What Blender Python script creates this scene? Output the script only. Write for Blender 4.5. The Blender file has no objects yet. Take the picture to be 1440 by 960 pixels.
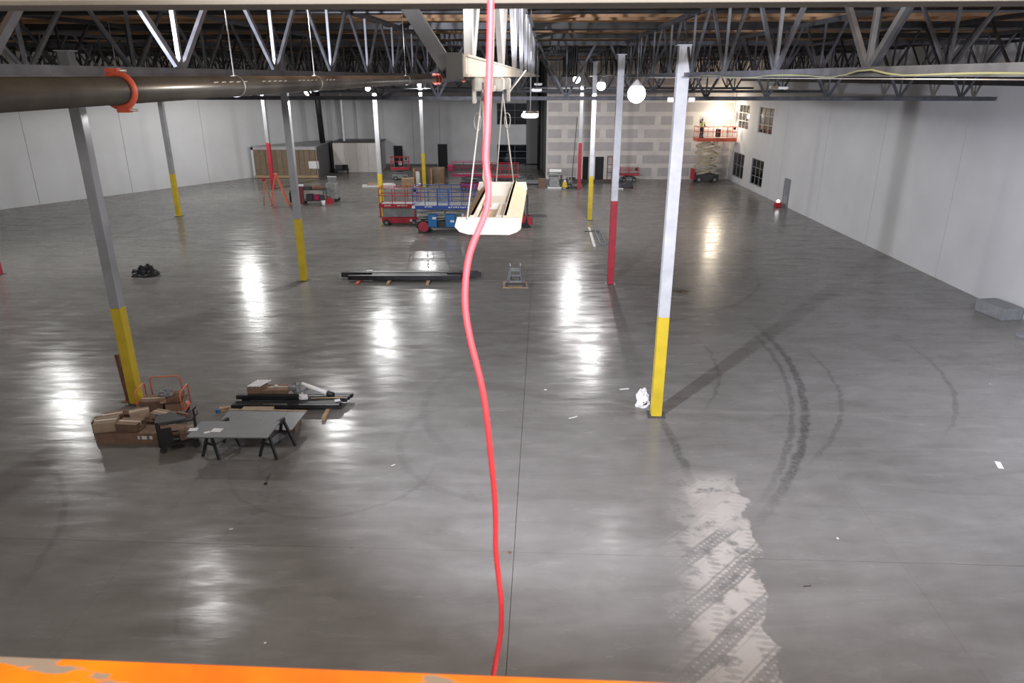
import bpy, bmesh, math, random
from mathutils import Vector, Matrix, Euler
random.seed(7)
S = bpy.context.scene
COL = S.collection
PI = math.pi

# ---------------------------------------------------------------- camera
F = 996.0; TH = math.atan(372.0 / F); H = 9.4
cam = bpy.data.cameras.new('camera'); cam.lens = F / 1440 * 36; cam.sensor_width = 36
cam.clip_start = 0.02; cam.clip_end = 400
cam.dof.use_dof = True; cam.dof.focus_distance = 22; cam.dof.aperture_fstop = 9.0
co = bpy.data.objects.new('camera', cam); COL.objects.link(co)
co.location = (0, 0, H); co.rotation_euler = (PI / 2 - TH, 0, 0)
S.camera = co

# ---------------------------------------------------------------- world, view
W_ = bpy.data.worlds.new('world'); S.world = W_; W_.use_nodes = True
W_.node_tree.nodes['Background'].inputs[0].default_value = (.01, .013, .02, 1)
W_.node_tree.nodes['Background'].inputs[1].default_value = 1.0
S.view_settings.view_transform = 'Standard'; S.view_settings.look = 'None'
S.view_settings.gamma = 1; S.view_settings.exposure = -0.18
S.view_settings.use_curve_mapping = False

# building axes: long axis leans 2.5 degrees to the right of the view
SY, CY = math.sin(math.radians(2.5)), math.cos(math.radians(2.5))
def bw(x, y, z=0): return Vector((x * CY + y * SY, -x * SY + y * CY, z))
BROT = -math.radians(2.5)

# ---------------------------------------------------------------- lights
def area(name, loc, power, size, color=(1, .97, .93), rot=(0, 0, 0), spread=PI):
    l = bpy.data.lights.new(name, 'AREA'); l.shape = 'DISK'; l.size = size; l.energy = power; l.color = color; l.spread = spread
    o = bpy.data.objects.new(name, l); COL.objects.link(o); o.location = loc; o.rotation_euler = rot; return o
def point(name, loc, power, r, color=(1, .97, .93)):
    l = bpy.data.lights.new(name, 'POINT'); l.energy = power; l.shadow_soft_size = r; l.color = color
    o = bpy.data.objects.new(name, l); COL.objects.link(o); o.location = loc; return o
def spot(name, loc, target, power, cone, r=.1, color=(1, .97, .94), blend=.6):
    l = bpy.data.lights.new(name, 'SPOT'); l.energy = power; l.spot_size = math.radians(cone); l.spot_blend = blend; l.shadow_soft_size = r; l.color = color
    o = bpy.data.objects.new(name, l); COL.objects.link(o); o.location = loc
    o.rotation_euler = (Vector(target) - Vector(loc)).to_track_quat('-Z', 'Y').to_euler(); return o
NEUT = (1, .985, .965); COOL = (.88, .89, 1.0)
# lit pendants: (x, y, z, power)
LIT = [(-11.2, 21.5, 8.75, 800), (-9.6, 35.3, 8.75, 1300), (-9.3, 48.5, 8.7, 2000), (-22.8, 60, 8.7, 2200),
       (-7.95, 64.6, 8.75, 1500), (-25.5, 37, 8.7, 2000), (-24, 22, 8.7, 1200)]
LITR = [(4.15, 25, 8.87, 160), (5.45, 46, 8.88, 1700), (5.15, 60, 9.22, 1700), (4.8, 56, 9.22, 400)]
for x, y, z, p in LIT: spot('pendant_lamp', (x, y, z - .24), (x, y, 0), p, 176, .10, NEUT, .06)
for x, y, z, p in LITR: spot('pendant_lamp', (x, y, z - .34), (x, y, 0), p, 176, .10, (1, .97, .97), .06)
point('corner_work_lamp', (19.6, 69.0, 6.0), 480, .15, (1, .86, .66))
spot('side_lamp', (16, 14, 8.8), (16, 14, 0), 5200, 176, .3, (.86, .87, 1), .06)
spot('side_lamp', (-16, 6, 8.8), (-16, 6, 0), 1000, 176, .3, NEUT, .06)
spot('lift_work_lamp', (-7.0, 5.2, 8.9), (9, 25, 3.2), 20000, 80, .18, COOL)
point('lift_top_lamp', (3.0, -2.0, 10.2), 650, .15, (1, .96, .9))  # added light with no seen source, brightens the near roof deck
point('bay_lamp', (1.9, 6.5, 10.15), 420, .15, (1, .96, .9))  # unseen fills added in the roof bays to brighten the deck
point('bay_lamp', (-6.4, 8, 10.2), 300, .15, (1, .96, .9))
point('bay_lamp', (6.3, 7.5, 10.2), 380, .15, (1, .96, .92))
spot('lift_flash', (.3, -.5, 9.75), (-.1, 6, 8.9), 850, 50, .08, (1, .99, .99))
spot('rail_lamp', (-.8, -1.0, 10.3), (0, .9, 9.0), 260, 120, .15, (1, .93, .82))

# ---------------------------------------------------------------- pixel -> place helpers
def P(px, py, z=0.0):
    """world point at height z seen at pixel (px, py) of the 1440x960 frame"""
    u, v = px - 720, py - 480
    down = F * math.sin(TH) + v * math.cos(TH); fwd = F * math.cos(TH) - v * math.sin(TH)
    t = (H - z) / down
    return Vector((u * t, fwd * t, z))
def Q(px, py, Y):
    """world point at depth Y seen at pixel"""
    u, v = px - 720, py - 480
    down = F * math.sin(TH) + v * math.cos(TH); fwd = F * math.cos(TH) - v * math.sin(TH)
    t = Y / fwd
    return Vector((u * t, Y, H - down * t))

# ---------------------------------------------------------------- materials
def mat(name, col, rough=.6, metal=0., var=.0, scale=3., bump=0., spec=.5, coord='Object', col2=None, emit=None, objvar=0.):
    m = bpy.data.materials.new(name); m.use_nodes = True
    nt = m.node_tree; N = nt.nodes; L = nt.links; b = N['Principled BSDF']
    b.inputs['Base Color'].default_value = (*col, 1); b.inputs['Roughness'].default_value = rough
    b.inputs['Metallic'].default_value = metal; b.inputs['Specular IOR Level'].default_value = spec
    if emit:
        b.inputs['Emission Color'].default_value = (*col, 1); b.inputs['Emission Strength'].default_value = emit
    tc = N.new('ShaderNodeTexCoord')
    if var or col2 or bump:
        nz = N.new('ShaderNodeTexNoise'); nz.inputs['Scale'].default_value = scale; nz.inputs['Detail'].default_value = 5
        if coord == 'World':
            g = N.new('ShaderNodeNewGeometry'); L.new(g.outputs['Position'], nz.inputs['Vector'])
        else: L.new(tc.outputs[coord], nz.inputs['Vector'])
        r = N.new('ShaderNodeValToRGB')
        c2 = col2 if col2 else tuple(max(0, c * (1 - var)) for c in col)
        c1 = col if col2 else tuple(min(1, c * (1 + var)) for c in col)
        r.color_ramp.elements[0].position = .32; r.color_ramp.elements[1].position = .68
        r.color_ramp.elements[0].color = (*c2, 1); r.color_ramp.elements[1].color = (*c1, 1)
        L.new(nz.outputs['Fac'], r.inputs['Fac'])
        out = r.outputs['Color']
        if objvar:
            oi = N.new('ShaderNodeObjectInfo'); mr = N.new('ShaderNodeMapRange')
            mr.inputs['To Min'].default_value = 1 - objvar; mr.inputs['To Max'].default_value = 1 + objvar
            L.new(oi.outputs['Random'], mr.inputs['Value'])
            mx = N.new('ShaderNodeVectorMath'); mx.operation = 'SCALE'
            L.new(out, mx.inputs[0]); L.new(mr.outputs['Result'], mx.inputs['Scale']); out = mx.outputs['Vector']
        L.new(out, b.inputs['Base Color'])
        if bump:
            bp = N.new('ShaderNodeBump'); bp.inputs['Strength'].default_value = bump; bp.inputs['Distance'].default_value = .02
            L.new(nz.outputs['Fac'], bp.inputs['Height']); L.new(bp.outputs['Normal'], b.inputs['Normal'])
    return m

def concrete():
    m = bpy.data.materials.new('sealed_concrete'); m.use_nodes = True
    nt = m.node_tree; N = nt.nodes; L = nt.links; b = N['Principled BSDF']
    g = N.new('ShaderNodeNewGeometry'); pos = g.outputs['Position']
    def M(op, a, b_=None, c_=None, clamp=False):
        n = N.new('ShaderNodeMath'); n.operation = op; n.use_clamp = clamp
        for i, v in enumerate((a, b_, c_)):
            if v is None: continue
            if isinstance(v, (int, float)): n.inputs[i].default_value = v
            else: L.new(v, n.inputs[i])
        return n.outputs[0]
    def noise(sc, det=5, vec=None, dist=0, rough=.55):
        n = N.new('ShaderNodeTexNoise'); n.inputs['Scale'].default_value = sc; n.inputs['Detail'].default_value = det
        n.inputs['Distortion'].default_value = dist; n.inputs['Roughness'].default_value = rough
        L.new(vec if vec else pos, n.inputs['Vector']); return n.outputs['Fac']
    def step(v, lo, hi):
        n = N.new('ShaderNodeMapRange'); n.interpolation_type = 'SMOOTHSTEP'
        n.inputs['From Min'].default_value = lo; n.inputs['From Max'].default_value = hi
        L.new(v, n.inputs['Value']); return n.outputs['Result']
    sp = N.new('ShaderNodeSeparateXYZ'); L.new(pos, sp.inputs[0]); X, Y = sp.outputs['X'], sp.outputs['Y']
    n1, n2, n3 = noise(.22, 6, dist=.6), noise(1.6, 8), noise(9, 5)
    # stretched swirls of the trowel machine
    mp = N.new('ShaderNodeMapping'); mp.inputs['Scale'].default_value = (.35, 1.3, 1); L.new(pos, mp.inputs['Vector'])
    n4 = noise(1.0, 7, mp.outputs['Vector'], dist=1.2)
    f = M('ADD', M('ADD', M('MULTIPLY', n1, .45), M('MULTIPLY', n2, .20)), M('ADD', M('MULTIPLY', n3, .03), M('MULTIPLY', n4, .42)))
    r = N.new('ShaderNodeValToRGB'); e = r.color_ramp.elements
    e[0].position = .40; e[0].color = (.160, .155, .145, 1); e[1].position = .70; e[1].color = (.250, .246, .236, 1)
    L.new(f, r.inputs['Fac'])
    colr = r.outputs['Color']
    def mix(fac, c):
        nonlocal colr
        n = N.new('ShaderNodeMix'); n.data_type = 'RGBA'
        L.new(fac, n.inputs['Factor']); L.new(colr, n.inputs['A']); n.inputs['B'].default_value = (*c, 1); colr = n.outputs['Result']
    # tyre marks: arcs (centre, radius, half width, mask centre, mask radius, strength)
    def arc(cx, cy, R, w, mx, my, mr, st):
        dx, dy = M('SUBTRACT', X, cx), M('SUBTRACT', Y, cy)
        d = M('SQRT', M('ADD', M('MULTIPLY', dx, dx), M('MULTIPLY', dy, dy)))
        d = M('ABSOLUTE', M('SUBTRACT', M('ADD', d, M('MULTIPLY', n2, .35)), R + .17))
        a = M('SUBTRACT', 1, step(d, w * .35, w))
        ex, ey = M('SUBTRACT', X, mx), M('SUBTRACT', Y, my)
        k = M('SQRT', M('ADD', M('MULTIPLY', ex, ex), M('MULTIPLY', ey, ey)))
        a = M('MULTIPLY', a, M('SUBTRACT', 1, step(k, mr * .4, mr)))
        return M('MULTIPLY', M('MULTIPLY', a, step(n3, .2, .6)), st)
    def circ(px, py, a, b, c):  # circle through three floor pixels
        p1, p2, p3 = P(*a), P(*b), P(*c)
        ax, ay, bx, by, cx, cy = p1.x, p1.y, p2.x, p2.y, p3.x, p3.y
        d = 2 * (ax * (by - cy) + bx * (cy - ay) + cx * (ay - by))
        ux = ((ax*ax+ay*ay)*(by-cy) + (bx*bx+by*by)*(cy-ay) + (cx*cx+cy*cy)*(ay-by)) / d
        uy = ((ax*ax+ay*ay)*(cx-bx) + (bx*bx+by*by)*(ax-cx) + (cx*cx+cy*cy)*(bx-ax)) / d
        return ux, uy, math.hypot(ax - ux, ay - uy)
    marks = [((1060, 455), (1130, 560), (1065, 735), .16, 9, .60), ((1040, 452), (1112, 560), (1048, 735), .12, 8.0, .40),
             ((1100, 470), (1182, 560), (1150, 640), .10, 6, .35), ((930, 590), (965, 660), (990, 740), .16, 4.5, .45),
             ((575, 600), (570, 655), (660, 700), .14, 5, .16), ((360, 715), (430, 728), (560, 700), .08, 5, .2),
             ((40, 640), (92, 700), (70, 770), .12, 4, .3), ((1270, 480), (1335, 540), (1330, 610), .10, 5, .4),
             ((985, 480), (1010, 520), (985, 580), .09, 4, .35), ((1060, 380), (1040, 425), (900, 455), .12, 8, .30),
             ((560, 330), (700, 330), (780, 345), .16, 12, .22), ((255, 830), (270, 800), (330, 740), .08, 3.5, .15),
             ((640, 520), (600, 560), (640, 640), .2, 5, .18)]
    for a, b_, c_, w, mr, st in marks:
        ux, uy, R = circ(0, 0, a, b_, c_); mpt = P(*b_)
        mix(arc(ux, uy, R, w, mpt.x, mpt.y, mr, st), (.045, .043, .044))
    # straight long drag marks toward the far end
    def line(a, b_, w, st, c):
        p, q = P(*a), P(*b_); d = (q - p); ln = d.length; d.normalize()
        ex, ey = M('SUBTRACT', X, p.x), M('SUBTRACT', Y, p.y)
        s_ = M('ADD', M('MULTIPLY', ex, d.x), M('MULTIPLY', ey, d.y))
        t_ = M('ABSOLUTE', M('ADD', M('SUBTRACT', M('MULTIPLY', ey, d.x), M('MULTIPLY', ex, d.y)), M('MULTIPLY', M('SUBTRACT', n2, .5), .3)))
        a_ = M('SUBTRACT', 1, step(t_, w * .4, w))
        a_ = M('MULTIPLY', a_, M('MULTIPLY', step(s_, -.2, .6), M('SUBTRACT', 1, step(s_, ln - .8, ln + .2))))
        mix(M('MULTIPLY', M('MULTIPLY', a_, step(n3, .3, .6)), st), c)
    line((780, 420), (905, 560), .22, .35, (.24, .23, .22))
    line((500, 573), (1330, 583), .16, .45, (.27, .26, .24))
    line((860, 300), (1000, 330), .12, .25, (.07, .07, .07))
    line((800, 300), (830, 330), .3, .2, (.07, .07, .07))
    # whitish dried residue with tyre tread tracks
    wob = M('MULTIPLY', M('SUBTRACT', noise(1.1, 6), .5), 1.1)
    a, b_ = P(1100, 955), P(1040, 670)
    d = (b_ - a).normalized()
    ex, ey = M('SUBTRACT', X, a.x), M('SUBTRACT', Y, a.y)
    s_ = M('ADD', M('MULTIPLY', ex, d.x), M('MULTIPLY', ey, d.y))
    t_ = M('ADD', M('SUBTRACT', M('MULTIPLY', ey, d.x), M('MULTIPLY', ex, d.y)), wob)  # + to the left
    ln = (b_ - a).length
    m1 = M('MULTIPLY', step(t_, -.02, .07), M('SUBTRACT', 1, step(t_, .75, 2.0)))
    m1 = M('MULTIPLY', m1, M('MULTIPLY', step(s_, -3, -2.5), M('SUBTRACT', 1, step(s_, ln - .7, ln + .4))))
    # diagonal dark tracks crossing it
    td = (P(1075, 740) - P(930, 860)).normalized()
    tt = M('ADD', M('SUBTRACT', M('MULTIPLY', ey, td.x), M('MULTIPLY', ex, td.y)), M('MULTIPLY', wob, .12))
    ts = M('ADD', M('MULTIPLY', ex, td.x), M('MULTIPLY', ey, td.y))
    w1 = M('SINE', M('MULTIPLY', tt, 7.2)); w2 = M('SINE', M('MULTIPLY', tt, 47)); w3 = M('SINE', M('MULTIPLY', ts, 55))
    tr = step(M('ADD', w1, M('ADD', M('MULTIPLY', w2, .5), M('MULTIPLY', M('MULTIPLY', w3, step(w1, .2, .6)), .4))), -.1, .75)
    t2 = step(M('ADD', M('SINE', M('MULTIPLY', t_, 9.5)), M('MULTIPLY', M('SINE', M('MULTIPLY', s_, 42)), .55)), .45, 1.0)
    keep = M('MAXIMUM', M('MULTIPLY', M('SUBTRACT', 1, M('MULTIPLY', tr, .72)), M('SUBTRACT', 1, M('MULTIPLY', t2, .4))), 0)
    keep = M('MAXIMUM', keep, M('MULTIPLY', step(s_, ln - 2.6, ln - 2.2), .8))
    res = M('MULTIPLY', M('MULTIPLY', m1, keep), step(noise(2.6, 6), .3, .5))
    mix(M('MULTIPLY', res, .9), (.46, .435, .40))
    # oily dark spot, pale scuffs
    o = P(957, 410)
    ex, ey = M('SUBTRACT', X, o.x), M('SUBTRACT', Y, o.y)
    k = M('ADD', M('SQRT', M('ADD', M('MULTIPLY', ex, ex), M('MULTIPLY', ey, ey))), M('MULTIPLY', M('SUBTRACT', noise(2.2, 6), .5), 1.3))
    mix(M('MULTIPLY', M('SUBTRACT', 1, step(k, .25, .6)), .85), (.035, .028, .02))
    L.new(colr, b.inputs['Base Color'])
    # polish varies, so lamp reflections break into streaks
    rr = M('ADD', M('MULTIPLY', noise(2.2, 4, mp.outputs['Vector'], rough=.5), .62), M('MULTIPLY', M('SUBTRACT', n1, .5), .2))
    rr = M('ADD', M('MULTIPLY', rr, .62), M('MULTIPLY', res, .25))
    L.new(M('ADD', rr, .04), b.inputs['Roughness'])
    L.new(M('ADD', M('MULTIPLY', step(noise(1.3, 5, mp.outputs['Vector'], rough=.6), .36, .62), .29), .07), b.inputs['Specular IOR Level'])
    bp = N.new('ShaderNodeBump'); bp.inputs['Strength'].default_value = .27; bp.inputs['Distance'].default_value = .02
    L.new(noise(2.6, 4, mp.outputs['Vector'], rough=.5), bp.inputs['Height']); L.new(bp.outputs['Normal'], b.inputs['Normal'])
    return m

def glassmat():
    m = bpy.data.materials.new('window_glass'); m.use_nodes = True
    N = m.node_tree.nodes; L = m.node_tree.links; N.remove(N['Principled BSDF'])
    t = N.new('ShaderNodeBsdfTransparent'); t.inputs[0].default_value = (.35, .4, .42, 1)
    g = N.new('ShaderNodeBsdfGlossy'); g.inputs['Roughness'].default_value = .06
    fr = N.new('ShaderNodeFresnel'); fr.inputs['IOR'].default_value = 1.6
    mx = N.new('ShaderNodeMixShader')
    L.new(fr.outputs[0], mx.inputs[0]); L.new(t.outputs[0], mx.inputs[1]); L.new(g.outputs[0], mx.inputs[2])
    L.new(mx.outputs[0], N['Material Output'].inputs[0]); return m

M_ = dict(
    floor=concrete(), joint=mat('joint_filler', (.09, .088, .085), .9), glass=glassmat(),
    wall=mat('tilt_up_wall_paint', (.60, .61, .625), .8, var=.05, scale=.35, coord='World'),
    wallback=mat('back_wall_paint', (.50, .51, .53), .8, var=.08, scale=.5, coord='World'),
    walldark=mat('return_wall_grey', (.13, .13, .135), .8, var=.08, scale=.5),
    mud=mat('joint_compound', (.60, .57, .54), .85, var=.06, scale=1.2, coord='World'),
    board=mat('gypsum_board', (.43, .41, .41), .9, var=.05, scale=2., objvar=.05),
    ply=mat('brown_plywood', (.21, .155, .105), .75, var=.15, scale=2.5, objvar=.1),
    deck=mat('deck_wood', (.47, .29, .165), .75, var=.3, scale=1.1, objvar=.35),
    lumber=mat('subpurlin_wood', (.42, .26, .145), .8, var=.3, scale=1.5),
    joist=mat('grey_primed_steel', (.10, .105, .12), .5, metal=.35, var=.25, scale=4.),
    joistlt=mat('pale_primed_steel', (.60, .62, .66), .45, metal=.2, var=.1, scale=3.),  # paler steel, lamplight put into the colour of lit columns and joist
    dark=mat('dark_steel', (.03, .031, .034), .4, metal=.4, var=.3, scale=3.),
    chord=mat('cream_primed_chord', (.74, .70, .62), .5, var=.06, scale=3.),  # flash-lit white of the near chord put into its colour
    galv=mat('grey_column_paint', (.36, .37, .39), .45, metal=.25, var=.12, scale=1.5),
    yellow=mat('safety_yellow_paint', (.62, .46, .03), .45, var=.12, scale=2.),
    red=mat('safety_red_paint', (.42, .03, .05), .45, var=.12, scale=2.),
    pipe=mat('black_iron_pipe', (.085, .078, .068), .25, metal=.25, var=.35, scale=1.6),
    coup=mat('orange_red_coupling', (.55, .095, .05), .4, var=.1, scale=20.),
    white=mat('white_enamel', (.83, .83, .81), .4), cream=mat('cream_enamel', (.66, .58, .42), .45, var=.08, scale=6.),
    zinc=mat('zinc_metal', (.5, .5, .5), .35, metal=.7), black=mat('black_plastic', (.02, .02, .022), .5),
    orange=mat('lift_orange_paint', (.95, .30, .01), .38, scale=7., col2=(.85, .14, .012)),
    beam=mat('pale_overhead_beam', (.19, .17, .145), .7, var=.12, scale=3.),
    cord=mat('red_rubber', (.74, .045, .06), .6), lred=mat('lift_red_paint', (.40, .02, .035), .45, var=.15, scale=4.),
    lmag=mat('lift_crimson_paint', (.30, .012, .07), .45, var=.15, scale=4.), lor=mat('lift_orange_red_paint', (.62, .11, .06), .45, var=.1, scale=3.),
    lblue=mat('lift_blue_paint', (.02, .07, .32), .4, var=.15, scale=4.), sky=mat('lift_cover_blue', (.02, .16, .42), .4),
    rubber=mat('tyre_rubber', (.03, .03, .03), .85), greyp=mat('grey_plastic', (.22, .23, .24), .6, var=.15, scale=4.),
    khaki=mat('khaki_scissor_paint', (.50, .43, .30), .6, var=.15, scale=3.), bark=mat('charcoal_paint', (.05, .05, .055), .6),
    carton=mat('cardboard', (.20, .125, .085), .85, var=.15, scale=5., objvar=.2), cartonlt=mat('pale_cardboard', (.32, .24, .175), .85, var=.12, scale=5., objvar=.2),
    tape=mat('packing_tape', (.50, .42, .33), .4), paper=mat('white_paper', (.75, .75, .76), .8), sheet=mat('grey_sheet_metal', (.22, .23, .24), .35, metal=.2, var=.06, scale=2.),
    wood=mat('raw_lumber', (.42, .30, .18), .8, var=.2, scale=6.), poly=mat('plastic_wrap', (.26, .27, .27), .35, var=.3, scale=6., bump=.5),
    lorange=mat('ladder_orange', (.60, .14, .07), .5, var=.1, scale=5.), skin=mat('skin', (.45, .27, .19), .6),
    hivis=mat('hi_vis_fabric', (.62, .66, .22), .8), denim=mat('dark_denim', (.04, .045, .06), .9), olive=mat('olive_cable', (.22, .23, .12), .6),
    maroon=mat('maroon_steel', (.16, .03, .03), .5, var=.2, scale=4.), bronze=mat('rust_steel', (.20, .09, .06), .6, var=.3, scale=6.),
    glow=mat('lit_lens', (1, .98, .96), emit=14.), glowwarm=mat('lit_warm_lens', (1, .86, .66), emit=60.), doorp=mat('dark_doorway', (.012, .012, .015), .7),
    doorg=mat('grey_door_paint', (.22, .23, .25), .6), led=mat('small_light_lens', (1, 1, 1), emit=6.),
)
# worn patches on the orange rail paint
def wear(m):
    N = m.node_tree.nodes; L = m.node_tree.links; b = N['Principled BSDF']
    src = b.inputs['Base Color'].links[0].from_socket
    tc = N.new('ShaderNodeTexCoord'); nz = N.new('ShaderNodeTexNoise'); nz.inputs['Scale'].default_value = 9; nz.inputs['Detail'].default_value = 8
    mp = N.new('ShaderNodeMapping'); mp.inputs['Scale'].default_value = (.7, 2, 2); L.new(tc.outputs['Object'], mp.inputs[0]); L.new(mp.outputs[0], nz.inputs['Vector'])
    r = N.new('ShaderNodeMapRange'); r.inputs['From Min'].default_value = .615; r.inputs['From Max'].default_value = .635; L.new(nz.outputs['Fac'], r.inputs['Value'])
    mx = N.new('ShaderNodeMix'); mx.data_type = 'RGBA'; L.new(r.outputs[0], mx.inputs['Factor']); L.new(src, mx.inputs['A']); mx.inputs['B'].default_value = (.33, .27, .22, 1)
    L.new(mx.outputs['Result'], b.inputs['Base Color'])
wear(M_['orange'])

# ---------------------------------------------------------------- mesh builder
class MB:
    def __init__(s): s.v = []; s.f = []; s.sm = []
    def add(s, vs, fs, smooth=False):
        n = len(s.v); s.v += [Vector(p) for p in vs]; s.f += [tuple(i + n for i in f) for f in fs]; s.sm += [smooth] * len(fs); return s
    def box(s, c, d, rz=0, M=None, top=1.0):
        c = Vector(c); R = M if M else Matrix.Rotation(rz, 3, 'Z'); v = []
        for z in (-.5, .5):
            k = top if z > 0 else 1
            for x, y in ((-.5, -.5), (.5, -.5), (.5, .5), (-.5, .5)): v.append(c + R @ Vector((x * d[0] * k, y * d[1] * k, z * d[2])))
        return s.add(v, [(3, 2, 1, 0), (4, 5, 6, 7), (0, 1, 5, 4), (1, 2, 6, 5), (2, 3, 7, 6), (3, 0, 4, 7)])
    def beam(s, a, b, w, h, up=(0, 0, 1)):
        a, b = Vector(a), Vector(b); d = (b - a); L_ = d.length; d.normalize(); u = Vector(up)
        if abs(d.dot(u)) > .99: u = Vector((0, 1, 0))
        x = d.cross(u).normalized(); y = x.cross(d).normalized()
        return s.box((a + b) / 2, (w, L_, h), M=Matrix((x, d, y)).transposed())
    def tube(s, pts, r, n=8, closed=False, caps=True):
        pts = [Vector(p) for p in pts]; rs = r if isinstance(r, (list, tuple)) else [r] * len(pts)
        m = len(pts); vs = []; fs = []; px = None
        for i, p in enumerate(pts):
            if closed: d = pts[(i + 1) % m] - pts[i - 1]
            else: d = pts[min(i + 1, m - 1)] - pts[max(i - 1, 0)]
            d.normalize()
            if px is None:
                a = Vector((0, 0, 1)) if abs(d.z) < .9 else Vector((1, 0, 0)); px = d.cross(a).normalized()
            else: px = (px - d * px.dot(d)).normalized()
            y = d.cross(px)
            for k in range(n):
                t = 2 * PI * k / n; vs.append(p + rs[i] * (math.cos(t) * px + math.sin(t) * y))
        for i in range(m if closed else m - 1):
            for k in range(n):
                j = (i + 1) % m; fs.append((i * n + k, i * n + (k + 1) % n, j * n + (k + 1) % n, j * n + k))
        s.add(vs, fs, True)
        if caps and not closed:
            q = len(s.v) - len(vs); s.f += [tuple(q + k for k in reversed(range(n))), tuple(q + (m - 1) * n + k for k in range(n))]; s.sm += [False, False]
        return s
    def cyl(s, a, b, r, n=12): return s.tube([a, b], r, n)
    def prism(s, poly, axis, a, b, o=(0, 0, 0)):
        """poly of 2D points extruded along axis ('x','y','z') from a to b"""
        o = Vector(o); n = len(poly)
        def q(p, t): return o + (Vector((t, p[0], p[1])) if axis == 'x' else Vector((p[0], t, p[1])) if axis == 'y' else Vector((p[0], p[1], t)))
        v = [q(p, a) for p in poly] + [q(p, b) for p in poly]
        return s.add(v, [tuple(range(n)), tuple(reversed(range(n, 2 * n)))] + [(i, i + n, (i + 1) % n + n, (i + 1) % n) for i in range(n)])
    def blob(s, c, d, seed=0, amp=.25, nu=12, nv=7):
        rnd = random.Random(seed); c = Vector(c); v = []; f = []
        for j in range(nv + 1):
            ph = PI * .5 * j / nv
            for i in range(nu):
                t = 2 * PI * i / nu; k = 1 + amp * (rnd.random() - .5) * 2
                v.append(c + Vector((math.cos(t) * math.cos(ph) * d[0] / 2 * k, math.sin(t) * math.cos(ph) * d[1] / 2 * k, math.sin(ph) * d[2] * (k if j > 0 else 0))))
        for j in range(nv):
            for i in range(nu): f.append((j * nu + i, j * nu + (i + 1) % nu, (j + 1) * nu + (i + 1) % nu, (j + 1) * nu + i))
        f.append(tuple(nv * nu + i for i in range(nu))); f.append(tuple(reversed(range(nu))))
        return s.add(v, f)
    def build(s, name, m, parent=None, loc=None, bevel=0, kind=None):
        """verts are in parent's local space (or world if no parent; then origin goes to loc)"""
        me = bpy.data.meshes.new(name)
        off = Vector(loc) if loc is not None else Vector((0, 0, 0))
        me.from_pydata([tuple(p - off) for p in s.v], [], s.f)
        me.polygons.foreach_set('use_smooth', s.sm)
        bmn = bmesh.new(); bmn.from_mesh(me); bmesh.ops.recalc_face_normals(bmn, faces=bmn.faces)
        if bevel: bmesh.ops.bevel(bmn, geom=bmn.edges, offset=bevel, segments=1, affect='EDGES')
        bmn.to_mesh(me); bmn.free()
        me.materials.append(M_[m] if isinstance(m, str) else m)
        o = bpy.data.objects.new(name, me); COL.objects.link(o)
        o.location = off
        if parent: o.parent = parent
        if kind: o['kind'] = kind
        return o
def tag(o, label=None, cat=None, group=None, kind=None):
    if label: o['label'] = label
    if cat: o['category'] = cat
    if group: o['group'] = group
    if kind: o['kind'] = kind
    return o
def thing(name, label, cat, loc=(0, 0, 0), rz=0, group=None):
    o = bpy.data.objects.new(name, None); COL.objects.link(o); o.empty_display_size = .2
    o.location = loc; o.rotation_euler = (0, 0, rz); return tag(o, label, cat, group)
def part(name, mesh_owner, parent, loc=(0, 0, 0), rz=0):
    o = bpy.data.objects.new(name, mesh_owner.data); COL.objects.link(o); o.parent = parent; o.location = loc; o.rotation_euler = (0, 0, rz); return o
def copy_tree(o, parent=None):
    c = o.copy(); COL.objects.link(c)
    if parent: c.parent = parent
    for ch in [x for x in bpy.data.objects if x.parent == o]: copy_tree(ch, c)
    return c

# ================================================================= SETTING
WL1, WL2 = Vector((-44.0, 46.1)), Vector((-20.0, 80.2))     # raking left wall
BW1, BW2 = Vector((-20.0, 80.2)), Vector((3.3, 79.0))
RX, DY, ZR = 21.15, 70.6, 11.15
poly_floor = [(-44, -4), (RX, -4), (RX, DY), (3.3, DY), (3.3, 79.0), (-20.0, 80.2), (-44.0, 46.1)]
def clip(poly, edges):
    for (ax, ay), (nx, ny) in edges:
        out = []
        for i in range(len(poly)):
            p, q = poly[i], poly[(i + 1) % len(poly)]
            dp = (p[0] - ax) * nx + (p[1] - ay) * ny; dq = (q[0] - ax) * nx + (q[1] - ay) * ny
            if dp >= 0: out.append(p)
            if dp * dq < 0:
                t = dp / (dp - dq); out.append((p[0] + t * (q[0] - p[0]), p[1] + t * (q[1] - p[1])))
        poly = out
        if len(poly) < 3: return None
    return poly
ln_ = (WL2 - WL1).normalized()
EDG = [((WL1.x, WL1.y), (ln_.y, -ln_.x)), ((-44, 0), (1, 0)), ((RX, 0), (-1, 0)), ((0, -4), (0, 1)), ((-20, 80.2), (-.0515, -1))]
base = MB().prism(poly_floor, 'z', -.25, -.012).build('floor', 'joint', kind='structure')
def slab(x0, x1, y0, y1):
    g = .005; ga = .006 if abs(x0 + .5) < .1 else .0015; gb = .006 if abs(x1 + .5) < .1 else .0015
    ps = [bw(x0 + ga, y0 + g), bw(x1 - gb, y0 + g), bw(x1 - gb, y1 - g), bw(x0 + ga, y1 - g)]
    pl = clip([(p.x, p.y) for p in ps], EDG)
    if not pl: return
    c = sum((Vector(p) for p in pl), Vector((0, 0))) / len(pl)
    if c.y > DY and c.x > 3.3: return
    if c.x > 3.0 and c.y > 60:
        pl = clip(pl, [((0, DY), (0, -1))])
        if not pl: return
    MB().prism(pl, 'z', -.012, 0).build('concrete_slab', 'floor', base)
for i in range(-6, 4):
    for j in range(-4, 11): slab(-.5 + 8 * i, 7.5 + 8 * i, 19.35 + 6.9 * j, 26.25 + 6.9 * j)

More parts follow.
